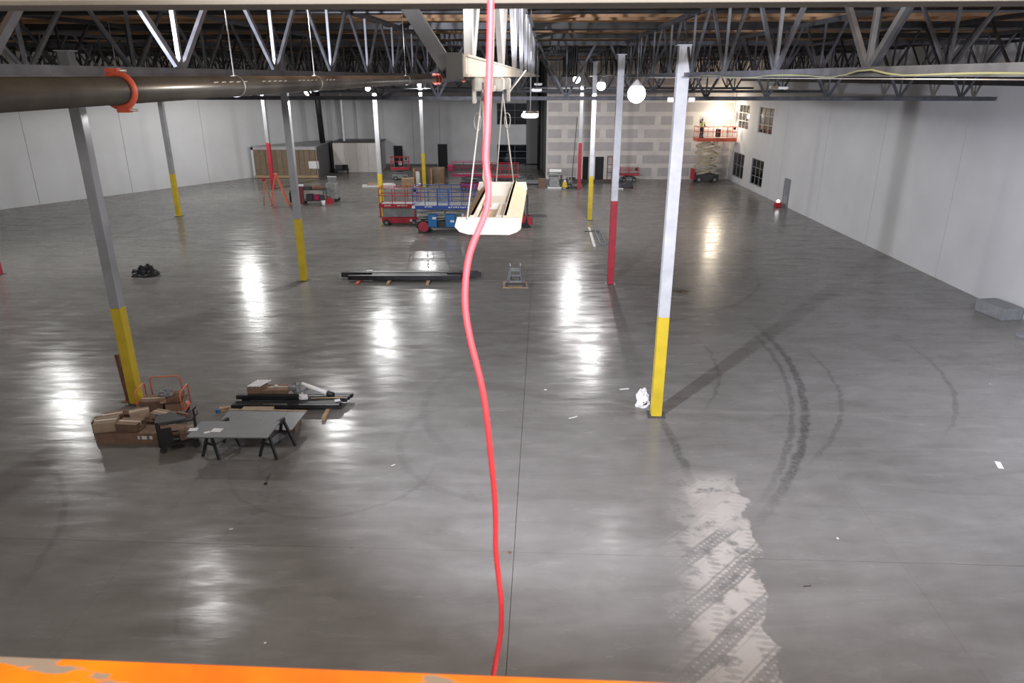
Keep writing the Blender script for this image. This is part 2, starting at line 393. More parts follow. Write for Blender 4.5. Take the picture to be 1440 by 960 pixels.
def wall(name, A, B, joints, openings, m, zt=ZR, th=.25, side=1, gap=.03, pname='wall_panel'):
    """tilt-up wall from A to B (2D); panels between joints are children; openings (u0,u1,z0,z1)"""
    A, B = Vector(A), Vector(B); d = (B - A); Ln = d.length; d.normalize(); n = Vector((d.y, -d.x)) * side   # n: towards outside
    rz = math.atan2(d.y, d.x)
    js = [0] + [j for j in joints if 0 < j < Ln] + [Ln]
    bk = MB()
    def cells(mb, u0, u1, off, t):
        us = sorted({u0, u1} | {u for o in openings for u in o[:2] if u0 < u < u1}); zs = sorted({0, zt} | {z for o in openings for z in o[2:]})
        for a, b in zip(us, us[1:]):
            run = None
            for z0, z1 in list(zip(zs, zs[1:])) + [(None, None)]:
                hole = z0 is None or any(o[0] - 1e-4 <= a and b <= o[1] + 1e-4 and o[2] - 1e-4 <= z0 and z1 <= o[3] + 1e-4 for o in openings)
                if not hole: run = (z0, z1) if run is None else (run[0], z1)
                if hole and run:
                    c = A + d * (a + b) / 2 + n * (off + t / 2)
                    mb.box((c.x, c.y, (run[0] + run[1]) / 2), (b - a, t, run[1] - run[0]), rz); run = None
    cells(bk, 0, Ln, .05, th - .05)
    w = bk.build(name, 'walldark' if m in ('wall', 'wallback') else m, kind='structure')
    for a, b in zip(js, js[1:]):
        p = MB(); cells(p, a + gap / 2, b - gap / 2, 0, .05)
        if p.v: p.build(pname, m, w)
    return w, A, d, n, rz
def window(name, A, d, n, rz, u0, u1, z0, z1, nx, nz, fm='greyp'):
    fr = MB(); W = u1 - u0; t = .07
    def c(u, z, off=.1): q = A + d * u + n * off; return (q.x, q.y, z)
    um, zm = (u0 + u1) / 2, (z0 + z1) / 2
    fr.box(c(um, z0 + t / 2), (W, .1, t), rz).box(c(um, z1 - t / 2), (W, .1, t), rz).box(c(u0 + t / 2, zm), (t, .1, z1 - z0), rz).box(c(u1 - t / 2, zm), (t, .1, z1 - z0), rz)
    f = fr.build(name, fm, kind='structure')
    for i in range(1, nx): MB().box(c(u0 + W * i / nx, zm), (.05, .08, z1 - z0 - 2 * t), rz).build('mullion', fm, f)
    for i in range(1, nz): MB().box(c(um, z0 + (z1 - z0) * i / nz, .1), (W - 2 * t, .07, .05), rz).build('transom', fm, f)
    for i in range(nx):
        for j in range(nz):
            MB().box(c(u0 + W * (i + .5) / nx, z0 + (z1 - z0) * (j + .5) / nz, .11), (W / nx - .06, .012, (z1 - z0) / nz - .06), rz).build('pane', 'glass', f)
    return f

# right wall, windows near the far end
w, A, d, n, rz = wall('wall_right', (RX, -4), (RX, DY), [4 + y for y in (3.6, 11.4, 19.2, 26.8, 34.3, 41.8, 49.3, 56.9, 59.3)],
     [(70.2, 73.6, .55, 2.75), (64.9, 68.1, .55, 2.75), (70.2, 73.4, 4.9, 7.05), (64.0, 67.6, 4.9, 7.05), ], 'wall')
window('window_1', A, d, n, rz, 70.2, 73.6, .55, 2.75, 3, 2); window('window_2', A, d, n, rz, 64.9, 68.1, .55, 2.75, 3, 3)
window('window_3', A, d, n, rz, 70.2, 73.4, 4.9, 7.05, 3, 3, 'mud'); window('window_4', A, d, n, rz, 64.0, 67.6, 4.9, 7.05, 3, 3, 'mud')
wall('wall_front', (-44, -4), (RX, -4), [8 * i for i in range(1, 8)], [], 'wall')
wall('wall_left_near', (-44, -4), (-44, 46.1), [8 * i for i in range(1, 6)], [], 'wall', side=-1)
w, A, d, n, rz = wall('wall_left', WL1, WL2, [4.6, 12.0, 19.4, 26.8, 34.2], [], 'wall', side=-1)
w, A, d, n, rz = wall('wall_back', BW1, BW2, [3.2, 6.1, 9.3, 12.2, 19.4, 21.9],
     [(7.1, 8.05, 0, 2.35), (11.95, 12.95, .0, 2.55), (18.4, 22.25, .4, 2.55), (18.4, 22.25, 4.6, 6.8)], 'wallback', side=-1)
window('window_5', A, d, n, rz, 18.4, 22.25, .4, 2.55, 2, 3, 'joist'); window('window_6', A, d, n, rz, 18.4, 22.25, 4.6, 6.8, 2, 3, 'joist')
for k, (u0, u1, zt) in enumerate([(7.1, 8.05, 2.35), (11.95, 12.95, 2.55)]):
    q = A + d * (u0 + u1) / 2 + n * .14
    dr = MB().box((q.x, q.y, zt / 2), (u1 - u0 - .02, .06, zt), rz).build('door_%d' % (k + 1), 'doorp', kind='structure')
    fr = MB()
    for u in (u0, u1): 
        p = A + d * (u) + n * .02; fr.box((p.x, p.y, zt / 2), (.06, .1, zt), rz)
    p = A + d * (u0 + u1) / 2 + n * .02; fr.box((p.x, p.y, zt), (u1 - u0 + .06, .1, .06), rz); fr.build('door_frame', 'joist', dr)
# low dark curb course and sill strip along the back wall
for u0, u1 in ((0, 7.0), (8.15, 11.85), (13.05, 23.3)):
    q = A + d * (u0 + u1) / 2 - n * .05
    MB().box((q.x, q.y, .22), (u1 - u0, .1, .44), rz).build('baseboard_back', 'walldark', kind='structure')
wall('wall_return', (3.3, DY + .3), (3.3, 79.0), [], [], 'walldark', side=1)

# drywall partition on the right of the back
w, A, d, n, rz = wall('wall_partition', (3.3, DY), (RX, DY), [], [(3.55, 4.15, 0, 2.15), (4.75, 5.65, 0, 2.15)], 'mud', side=-1, th=.2)
rowz = [(.12 + 1.2 * k) for k in range(9)]
for k, z in enumerate(rowz):
    off = -1.9 if k % 2 else -.35
    u = off
    while u < 17.8:
        a, b = max(u + .28, .15), min(u + 3.66 - .32, 17.7)
        z0, z1 = z + .18, z + .98
        if b - a > .5:
            segs = [(a, b)]
            if z0 < 2.3:
                segs = [s for s in ((a, min(b, 3.3)), (max(a, 5.9), b)) if s[1] - s[0] > .4]
            for (p, q_) in segs:
                MB().box((3.3 + (p + q_) / 2, DY - .004, (z0 + z1) / 2), (q_ - p, .012, z1 - z0)).build('drywall_panel', 'board', w)
        u += 3.66
for k, (u0, u1) in enumerate([(3.55, 4.15), (4.75, 5.65)]):
    dr = MB().box((3.3 + (u0 + u1) / 2, DY + .12, 1.07), (u1 - u0, .06, 2.14)).build('door_%d' % (k + 3), 'doorp', kind='structure')
    MB().box((3.3 + u0, DY - .02, 1.08), (.06, .1, 2.16)).box((3.3 + u1, DY - .02, 1.08), (.06, .1, 2.16)).box((3.3 + (u0 + u1) / 2, DY - .02, 2.18), (u1 - u0 + .06, .1, .06)).build('door_frame', 'mud', dr)
# grey service door ajar on the right wall
dr = MB().box((RX - .08, 55.0, 1.05), (.16, .9, 2.1)).build('door_5', 'doorg', kind='structure')
MB().cyl((RX - .20, 54.7, 1.0), (RX - .20, 54.85, 1.0), .02).build('door_handle', 'zinc', dr)

ORD = ['first', 'second', 'third', 'fourth', 'fifth', 'sixth', 'seventh', 'eighth', 'ninth', 'tenth', 'eleventh', 'twelfth', 'thirteenth', 'fourteenth', 'fifteenth', 'sixteenth', 'seventeenth', 'eighteenth', 'nineteenth', 'twentieth'] + ['%dth' % i for i in range(21, 40)]
# roof deck, subpurlins
ceil = MB().prism(poly_floor, 'z', ZR + .04, ZR + .3).build('ceiling', 'lumber', kind='structure')
pm = MB().box((0, 0, 0), (3.94, 1.2, .02)).build('deck_panel', 'deck', ceil, kind=None)
first = True
far = MB()
for j in range(0, 20):
    for i in range(-7, 6):
        x, y = -.5 + 4 * i + 2 - 4 * 0, 1.6 + 1.22 * j * 1.0
        p = bw(x, y, ZR + .028)
        if p.x > 19: continue
        if first: o = pm; first = False
        else: o = part('deck_panel', pm, ceil)
        o.location = p; o.rotation_euler = (0, 0, BROT)
for j in range(20, 64):
    for i in range(-7, 6):
        p = bw(1.5 + 4 * i, 1.6 + 1.22 * j, ZR + .028)
        if clip([(p.x - .01, p.y - .01), (p.x + .01, p.y - .01), (p.x, p.y + .01)], EDG): far.box(p, (3.94, 1.18, .02), BROT)
far.build('deck_panels', 'deck', ceil, kind='stuff')
sb = MB()
for j in range(0, 64): sb.box(bw(-5, 1.0 + 1.22 * j, ZR - .045), (52, .045, .13), BROT)
sb.build('subpurlins', 'lumber', ceil, kind='stuff')
for j in range(0, 9):       # steel purlins across the joists
    y = 5.6 + 3.05 * j * 2
    a, b = bw(-31, y, ZR - .26), bw(19.6, y, ZR - .26)
    if y > 33: a = bw(-24 if y < 52 else -14, y, ZR - .26)
    t = thing('roof_purlin', 'dark steel roof purlin across the wood deck, %s from the camera' % ORD[j], 'purlin', bw(0, y, ZR - .26), BROT, 'steel purlins under the roof deck')
    MB().beam((-31 if y < 33 else -15, 0, 0), (19.6, 0, 0), .10, .16).build('purlin_bar', 'dark', t)
    MB().beam((-31 if y < 33 else -15, 0, -.09), (19.6, 0, -.09), .16, .03).build('flange', 'dark', t)

# ---------------------------------------------------------------- open web joists running away from the viewer
ZB, ZT = H + .05, ZR - .36
def joist(xb, y0, y1, label, m='joist', group=None, wid=.065, endnode=None, detail=True, cm=None, g=.05, fw=.06):
    t = thing('roof_joist', label, 'joist', bw(xb, y0, ZB), BROT, group)
    hh = ZT - ZB; L_ = y1 - y0
    b = MB()
    for s in (-1, 1): b.box((s * g, L_ / 2, 0), (.015, L_, .10)).box((s * (g + fw / 2), L_ / 2, -.043), (fw, L_, .014))
    b.build('bottom_chord', cm or m, t)
    b = MB()
    for s in (-1, 1): b.box((s * g, L_ / 2, hh), (.015, L_, .10)).box((s * (g + .03), L_ / 2, hh + .05), (.06, L_, .014))
    b.build('top_chord', m, t)
    far_ = MB(); n0 = (endnode if endnode is not None else 2.44) - y0
    y = n0
    while y > 1.6: y -= 3.3
    while y < L_ + 1:
        for dy, nm in ((-1.5, 'web_diagonal'), (0, 'web_vertical'), (1.5, 'web_diagonal')):
            a = Vector((0, y, .0)); q = Vector((0, y + dy, hh))
            if q.y < 0 or q.y > L_ or y < 0 or y > L_: continue
            if detail and y < 33: MB().beam(a, q, wid if dy else wid * .8, .05, up=(1, 0, 0)).build(nm, m, t)
            else: far_.beam(a, q, .06, .05, up=(1, 0, 0))
        y += 3.3
    if far_.v: far_.build('web_members', m, t, kind='stuff')
    return t
for k in range(-7, 6):
    xb = -.5 + 4 * k
    if k == 0:
        joist(xb + .05, 3.95, 33.4, 'pale steel joist straight overhead of the red cord, white chord end showing', 'joistlt', wid=.125, endnode=4.5, cm='chord', g=.03, fw=.02)  # flash light on this joist is carried by its pale steel and chord
    elif k == -1: joist(xb, -3, 33.4, 'grey open-web joist just above the large black pipe on the left', endnode=9.2, wid=.075)
    elif k == 1: joist(xb, -3, 33.4, 'grey open-web joist over the nearest right column with a bump of cable on it', endnode=11.7 - 3.3, wid=.075)
    else:
        joist(xb, -3, 33.4, 'near-bay steel joist, %s to the %s of the joist over the %s' % (ORD[-k - 2 if k < 0 else k - 2], 'left' if k < 0 else 'right', 'black pipe' if k < 0 else 'right column'), 'dark' if k % 2 else 'joist', group='outer near joists on the %s' % ('left' if k < 0 else 'right'), endnode=9.2 + random.uniform(-1.5, 1.5))
for y0, y1, nm in ((33.9, 49.8, 'second'), (50.3, 64.9, 'third')):
    n_ = 0
    for k in range(-14, 11):
        xb = -.5 + 2 * k
        if xb > 19.4 or bw(xb, y1).x < -34 + (y1 - 50) * .7: continue
        joist(xb, y0, y1, 'dark open-web joist in the %s roof bay, %s from the left' % (nm, ORD[n_]), 'joist' if k % 4 == 0 else 'dark', 'joists of the %s roof bay' % nm, detail=False, endnode=y0 + 2 + (k % 3) * .6); n_ += 1
# near end plate of the central joist and the brace going up left
t = [o for o in bpy.data.objects if o.name.startswith('roof_joist') and o.get('label', '').startswith('pale steel')][0]
MB().box((-.018, -.03, .005), (.085, .03, .125)).build('end_plate', 'dark', t)
MB().beam((-.07, .06, .0), (-1.05, .25, 1.45), .075, .05, up=(0, 1, 0)).build('end_brace', 'joist', t)
MB().beam((.0, .0, .055), (.0, 9.5, .055), .10, .012).build('chord_flange', 'chord', t)

tag(MB().box((RX - .09, 33, 9.25), (.14, 72, .42)).build('ledger_beam', 'dark', loc=(RX - .09, 33, 9.04)), 'dark steel ledger beam fixed along the top of the right wall', 'beam')  # dark strip added to suggest far joist clutter at the wall top
# ---------------------------------------------------------------- girders across the building
def girder(yb, x0, x1, label, kick=False):
    zb = H - .90; zt = ZT - .02; t = thing('girder_truss', label, 'girder', bw(0, yb, zb), BROT)
    for z, nm in ((0, 'bottom_chord'), (zt - zb, 'top_chord')):
        b = MB()
        for s in (-1, 1): b.box(((x0 + x1) / 2, s * .17, z), (x1 - x0, .02, .16)).box(((x0 + x1) / 2, s * .20, z + .07), (x1 - x0, .08, .02))
        b.build(nm, 'joist', t)
    x = 3.45 - 8 * 4 + 1.2
    while x < x1:
        for dx, nm in ((-1.25, 'web_diagonal'), (1.25, 'web_diagonal')):
            if x0 < x < x1 and x0 < x + dx < x1: MB().beam((x, 0, 0), (x + dx, 0, zt - zb), .10, .08, up=(0, 1, 0)).build(nm, 'joist', t)
        if x0 < x < x1: MB().beam((x, 0, .0), (x, 0, zt - zb), .06, .06, up=(0, 1, 0)).build('web_vertical', 'joist', t)
        x += 2.65 if int(x) % 2 else 3.1
    if kick:
        MB().beam((-7.3, -.3, 0), (-3.8, -.3, 1.6), .13, .10, up=(0, 1, 0)).build('kicker_brace', 'dark', t)
    return t
girder(33.6, -31, 19.6, 'nearest deep girder truss crossing the whole hall behind the red columns', True)
girder(50.1, -30.5, 18.4, 'second deep girder truss crossing the hall, above the left middle columns')
girder(65.2, -20.8, 17.8, 'farthest girder truss, in front of the drywall partition')

# ---------------------------------------------------------------- columns
def column(x, y, colour, label, ztop, bandz, group=None, w=.30, rz=BROT, m='galv', heads=False):
    t = thing('steel_column', label, 'column', (x, y, 0), rz, group)
    MB().box((0, 0, (ztop + bandz) / 2), (w, w, ztop - bandz)).build('shaft', m, t, bevel=.012)
    if bandz > 0.1: MB().box((0, 0, .02 + (bandz - .02) / 2), (w + .006, w + .006, bandz - .02)).build('painted_base', colour, t, bevel=.012)
    MB().box((0, 0, .01), (w + .2, w + .2, .02)).build('base_plate', 'joist', t)
    MB().box((0, 0, ztop + .01), (w + .12, w + .08, .03)).build('cap_plate', 'joistlt', t)
    if heads:
        for s in (-1, 1): MB().box((s * .26, -.1, 8.86), (.16, .14, .12)).build('lamp_head', 'white', t, bevel=.02)
    return t
ZC = ZT - .02
cA = P(193, 566); column(cA.x, cA.y, 'yellow', 'large dark grey column with yellow base at left beside the cardboard clutter', H + .62, 3.08)
cB = P(922, 583); column(cB.x, cB.y, 'yellow', 'large pale column with yellow base at right with white bag at its foot', H + .72, 3.08, heads=True, m='joistlt')  # shaft carries its lamplight in the paler steel colour
cC = P(428, 394); column(cC.x, cC.y, 'yellow', 'grey column with yellow base between the far cart and the dark steel bundle', H + .9, 3.05)
cE = P(858, 399); column(cE.x, cE.y, 'red', 'pale column with tall dark red base right of the rolling frame', H + .9, 4.0, m='joistlt')
cD = P(252, 304); column(cD.x, cD.y, 'yellow', 'slim column with yellow base standing before the white left wall', H + .9, 3.0)
cF = P(538, 304); column(cF.x, cF.y, 'yellow', 'column with yellow base directly behind the red scissor lift', H + .9, 3.0)
cG = P(829, 309); column(cG.x, cG.y, 'yellow', 'column with yellow base in front of the two dark doorways', H + .9, 3.0, m='joistlt')
c4 = P(597, 263); column(c4.x, c4.y, 'yellow', 'far column with yellow base beside the brown plywood crate', H + .9, 3.0)
c5 = P(814, 266); column(c5.x, c5.y, 'red', 'far column with dark red base in front of the drywall partition', H + .9, 4.0)
column(-21.3, 64, 'red', 'far left column with red base behind the orange stepladder', H + .9, 4.0)
cL = P(-2, 386); column(cL.x, cL.y, 'red', 'column at the left picture edge, only its dark red base showing', H + .9, 4.0)
q = Q(467, 205, 72); column(q.x, 77.5, 'galv', 'bare pale slim column rising beside the dark side of the brown room', H + .9, .05, w=.22, m='joistlt')
tag(MB().cyl((-19.5, 75.5, 3.04), (-19.75, 75.5, 10.8), .28, 14).build('drain_pipe', 'dark', loc=(-19.6, 75.5, 3.04)), 'thick black pipe rising from the roof of the brown room', 'pipe')
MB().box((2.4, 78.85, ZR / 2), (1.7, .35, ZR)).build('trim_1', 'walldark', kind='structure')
tag(MB().cyl((2.85, 78.5, 0), (2.85, 78.5, 10.8), .12, 10).cyl((2.85, 78.5, .55), (1.2, 78.5, .55), .07, 8).build('drain_pipe', 'dark', loc=(2.85, 78.5, 0)), 'dark downpipe on the back wall beside the drywall partition', 'pipe')

# ---------------------------------------------------------------- big black pipe with coupling, left
px0, px1 = Vector((-3.0, -2.5, H - .104)), Vector((-3.0 + 33 * SY, 32.8, H - .03))
t = thing('sprinkler_main', 'large black steel sprinkler main running away along the upper left', 'pipe', px0, 0)
dv = (px1 - px0); un = dv.normalized(); R0 = .091
MB().tube([(0, 0, 0), dv], R0, 28).build('pipe_run', 'pipe', t)
def pipe_at(y): return un * ((y + 2.5) / un.y)
rng = Q(160, 127, 1); 
def coupling(y, first=False, col='coup'):
    c = pipe_at(y); b = MB(); R1 = R0 + .018; n = 28
    Mx = Matrix((un.cross(Vector((0, 0, 1))).normalized(), un, Vector((0, 0, 1)))).transposed()
    b.tube([c + Mx @ Vector((math.cos(a) * R1, 0, math.sin(a) * R1)) for a in [2 * PI * i / n for i in range(n)]], .021, 8, closed=True)
    for a in (1.72, -1.45):
        q = c + Mx @ Vector((math.cos(a) * (R1 + .02), 0, math.sin(a) * (R1 + .02)))
        b.box(q, (.085, .05, .03))
    k = b.build('coupling', col, t)
    z = MB()
    for a in (1.72, -1.45):
        q = c + Mx @ Vector((math.cos(a) * (R1 + .02), 0, math.sin(a) * (R1 + .02)))
        z.cyl(q + Vector((-.035, 0, 0)), q + Vector((.09, 0, 0)), .009, 8)
    z.build('bolt', 'zinc', k)
    return k
for yy, cc in ((5.14, 'coup'), (20.3, 'coup'), (20.9, 'coup'), (27.5, 'coup')): coupling(yy, col=cc)
for yy in (7.1, 9.6, 16.0):
    c = pipe_at(yy); Mx = Matrix((un.cross(Vector((0, 0, 1))).normalized(), un, Vector((0, 0, 1)))).transposed()
    MB().tube([c + Mx @ Vector((math.cos(a) * (R0 + .003), 0, math.sin(a) * (R0 + .003))) for a in [2 * PI * i / 20 for i in range(20)]], .006, 6, closed=True).build('hanger_ring', 'zinc', t)
    MB().cyl(c + Vector((0, 0, R0)), c + Vector((-.02, 0, 1.5)), .006, 6).build('hanger_rod', 'zinc', t)
st = MB()    # pale illegible stencil marks along the pipe
for k in range(18):
    yy = 6.5 + k * .16 + (k // 5) * .32; c = pipe_at(yy); a = .45
    st.box(c + Vector((math.cos(a) * (R0 + .001), 0, math.sin(a) * (R0 + .001))), (.003, .09, .012), M=Matrix.Rotation(-(PI / 2 - a) + PI / 2, 3, 'Y'))
st.build('stencil_marks', 'mud', t, kind='stuff')
# smaller pipes across, right half
for yb_, z_ in ((17.6, H + 1.38), (24.0, H + 1.40)):
    tag(MB().cyl(bw(-26, yb_, z_), bw(19, yb_, z_), .055, 12).build('branch_pipe', 'dark', loc=bw(0, yb_, z_)), 'black sprinkler branch pipe crossing under the deck, %s' % ('nearer of the two' if yb_ < 20 else 'farther of the two'), 'pipe')
# pale conduit and slumped olive cable along the right joist
tag(MB().cyl(bw(3.38, 2.5, ZB - .07), bw(3.38, 33, ZB - .07), .006, 8).build('conduit', 'zinc', loc=bw(3.38, 6, ZB - .07)), 'thin pale conduit along the underside of the right joist', 'conduit')
pts = []
for i in range(40):
    y = 4.2 + i * .35; bump = .085 * math.exp(-((y - 8.2) / .55) ** 2)
    pts.append(bw(3.40, y, ZB - .045 + bump + (.02 * math.sin(y * 1.3))))
tag(MB().tube(pts, .011, 8).build('loose_cable', 'olive', loc=pts[0]), 'olive cable lying along the right joist with one raised bump', 'cable')

# ---------------------------------------------------------------- pendant lights
def fixture(root, lens='white', Lf=1.7, Wd=.395, lit=False):
    hw, hl = Wd / 2, Lf / 2
    cap = [(-hw * .92, .035), (-hw, -.02), (-hw * .86, -.05), (-hw * .6, -.065), (hw * .62, -.065), (hw * .85, -.048), (hw * .97, -.02), (hw * .92, .035)]
    MB().prism(cap, 'y', -hl, -hl + .02).build('end_cap', 'white', root)
    MB().prism(cap, 'y', hl - .02, hl).build('end_cap', 'white', root)
    for s in (-1, 1):
        MB().prism([(s * .09, .045), (s * .105, .045), (s * (hw - .01), -.035), (s * (hw - .02), -.045)], 'y', -hl + .02, hl - .02).build('reflector_wing', 'cream', root)
        MB().box((s * .095, 0, .02), (.02, Lf - .05, .05)).build('side_rail', 'white', root)
    MB().box((0, 0, -.03), (.17, Lf - .05, .015)).build('lamp_tray', 'cream', root)
    MB().box((.0, -hl * .02, .0), (.15, .30, .05)).build('driver_box', 'white', root, bevel=.008)
    MB().box((.055, -hl * .45, .0), (.05, .5, .04)).build('driver_box', 'white', root, bevel=.006)
    fins = MB()
    for i in range(7): fins.box((-.01, hl * .25 + i * .07, .0), (.13, .012, .05))
    fins.build('heat_fins', 'white', root, kind='stuff')
    MB().box((0, 0, -.055), (hw * 1.5, Lf - .06, .01)).build('lens', lens, root)
f0 = Q(690, 296, 4.75)
zf = H - .80
t = thing('hanging_light_fixture', 'white linear high-bay light hanging on wires in the centre, seen from above', 'light', (-.105, 4.85, zf), BROT)
fixture(t, Lf=1.50)
# suspension: wires are parts of the fixture
inv = Matrix.Rotation(-BROT, 3, 'Z')
def loc_(p): return inv @ (Vector(p) - Vector((-.105, 4.85, zf)))
hkL, hkR = Q(678, 128, 4.35), Q(707, 132, 5.0)
for a, hk in ((Q(657, 309, 4.03), hkL), (Q(685, 309, 4.03), hkL), (Q(698, 262, 5.6), hkR), (Q(722, 262, 5.6), hkR)):
    a.z = zf + .04
    MB().tube([loc_(a), loc_(hk)], .0045, 6).build('suspension_wire', 'white', t)
for hk, s in ((hkL, -1), (hkR, 1)):
    c = hk + Vector((s * .03, 0, -.17))
    MB().tube([loc_(c + Vector((math.cos(a) * .02, 0, math.sin(a) * .05))) for a in [2 * PI * i / 14 for i in range(14)]], .0035, 6, closed=True).build('wire_loop', 'zinc', t)
pc = [Q(694, 14, 4.2), Q(692, 100, 4.2), Q(689, 150, 4.2), Q(683, 205, 4.2), Q(680, 250, 4.25), Q(690, 290, 4.35)]
MB().tube([loc_(p) for p in pc], .008, 8).build('power_cord', 'white', t)
c1 = MB(); tc = Q(690, 117, 4.5)
hang = thing('chord_clamp', 'white metal clamp bracket gripping the central joist chord above the hanging light', 'bracket', (tc.x, tc.y, ZB - .11), BROT)
MB().box((0, -.12, .02), (.17, .18, .075)).build('clamp_body', 'white', hang, bevel=.01)
MB().box((-.085, -.15, -.02), (.022, .05, .13)).build('clamp_arm', 'white', hang, bevel=.005)
MB().box((.09, .3, -.02), (.022, .05, .14)).build('clamp_arm', 'white', hang, bevel=.005)
MB().box((.05, .28, .02), (.11, .16, .07)).build('clamp_body', 'white', hang, bevel=.01)
MB().cyl((-.03, -.2, -.07), (-.03, -.2, .03), .012).cyl((.03, -.22, .0), (.03, -.26, .0), .02).build('hook', 'zinc', hang)
MB().cyl((.09, .3, -.04), (.19, .7, .1), .005, 6).build('guy_wire', 'white', hang)
# row of unlit fixtures beyond
def small_fixture(loc, label, ztop, rz=BROT, group=None):
    t = thing('hanging_light_fixture', label, 'light', loc, rz, group); fixture(t, Lf=1.2)
    for y in (-.35, .35): MB().cyl((0, y, .05), (0, y * .6, ZR + .02 - loc[2]), .006, 6).build('suspension_wire', 'zinc', t)
q = Q(746, 160, 17); small_fixture(q, 'second hanging light beyond the central one, before the upper back window', ZB)
q = Q(755, 126, 28); small_fixture(q, 'third and small white hanging light right of the central joist end', ZB)
q = Q(757, 118, 36); small_fixture(q, 'fourth tiny hanging light high beside the central joist end', ZB)
q = Q(1095, 123, 30); small_fixture(q, 'unlit hanging light against the right wall under the roof', ZB)
def pendant(x, y, z, label, glow, group=None, r=.17):
    t = thing('work_pendant', label, 'light', (x, y, z), 0, group)
    n = 20
    MB().tube([(0, 0, r * .8), (0, 0, r * .95), (0, 0, r + .12), (0, 0, r + .15)], [r * .72, r * .6, .06, .03], n).build('housing', 'white', t)
    MB().tube([(0, 0, r * math.sin(a)) for a in (1.1, .8, .5, .2, -.1, -.4, -.7, -1.0, -1.3, -1.5)], [r * math.cos(a) for a in (1.1, .8, .5, .2, -.1, -.4, -.7, -1.0, -1.3, -1.5)], n).build('lens', glow, t)
    MB().cyl((0, 0, r + .15), (0, 0, ZR + .02 - z), .008, 6).build('hanging_chain', 'zinc', t)
    return t
LBL = ['lit round pendant lamp above the left cardboard clutter, partly hidden by the black pipe', 'lit round pendant lamp near the left yellow column of the second row', 'lit round pendant lamp above the red scissor lift area',
       'lit round pendant lamp far left before the raking wall', 'lit round pendant lamp far back above the plywood crate', 'lit round pendant lamp at left near the white wall', 'lit round pendant lamp at the extreme left']
for (x, y, z, p), l in zip(LIT, LBL): pendant(x, y, z, l, 'glow')
LBR = ['brightest lit pendant lamp, left of the nearest right column', 'lit pendant lamp above the tall red-based column', 'right one of two small distant lit lamps', 'left one of two small distant lit lamps']
for (x, y, z, p), l in zip(LITR, LBR): pendant(x, y, z, l, 'glow', r=.3 if y < 30 else .27)

# ---------------------------------------------------------------- near things: beam, orange rail, red cord
a, b = Q(-260, 9, 1.30), Q(1700, 0, 1.30)
bm_ = MB().beam(a + Vector((0, .05, .10)), b + Vector((0, .05, .10)), .12, .20)
tag(bm_.build('overhead_beam', 'beam', loc=a, bevel=.006), 'pale cream beam crossing right overhead at the top picture edge', 'beam')
a, b = Q(-330, 902, .60), Q(1500, 974, .60)
mid = (a + b) / 2; dd = (b - a).normalized()
t = thing('guard_rail', 'orange painted guard rail of the viewer\'s own lift, worn, along the bottom edge', 'rail', mid)
Lr = (b - a).length
up = Vector((0, -.25, 1)).normalized()
MB().beam(-dd * Lr / 2 + Vector((0, -.03, -.035)), dd * Lr / 2 + Vector((0, -.03, -.035)), .06, .07).build('top_rail', 'orange', t, bevel=.008)
MB().beam(-dd * Lr / 2 + Vector((0, -.03, -.5)), dd * Lr / 2 + Vector((0, -.03, -.5)), .05, .05).build('mid_rail', 'orange', t, bevel=.006)
for s in (-.46, .46): MB().beam(dd * Lr * s + Vector((0, -.03, -.035)), dd * Lr * s + Vector((0, -.03, -1.1)), .05, .05).build('rail_post', 'orange', t, bevel=.006)
# red cord: pixels along its hang
cp = [(691, -60), (690, 5), (689, 60), (687, 120), (685, 180), (683, 225), (687, 262), (685, 290), (678, 312), (666, 340), (658, 368), (654, 405), (655, 440), (662, 480), (671, 515), (680, 555), (686, 600), (690, 640), (695, 690), (697, 730), (697, 770), (701, 810), (705, 850), (704, 890), (699, 920), (694, 948), (690, 990), (694, 1060)]
pts = [Q(x, y, .98) for x, y in cp]
sm = []
for i in range(len(pts) - 1):
    p0, p1, p2, p3 = pts[max(i - 1, 0)], pts[i], pts[i + 1], pts[min(i + 2, len(pts) - 1)]
    for k in range(4):
        u = k / 4; sm.append(.5 * ((2 * p1) + (-p0 + p2) * u + (2 * p0 - 5 * p1 + 4 * p2 - p3) * u * u + (-p0 + 3 * p1 - 3 * p2 + p3) * u ** 3))
sm.append(pts[-1]); sm.append(pts[-1] + Vector((.02, .05, -.6)))
tag(MB().tube(sm, .0045, 10).build('red_cable', 'cord', loc=pts[0]), 'bright red cable hanging down the middle from the roof to the orange rail', 'cable')

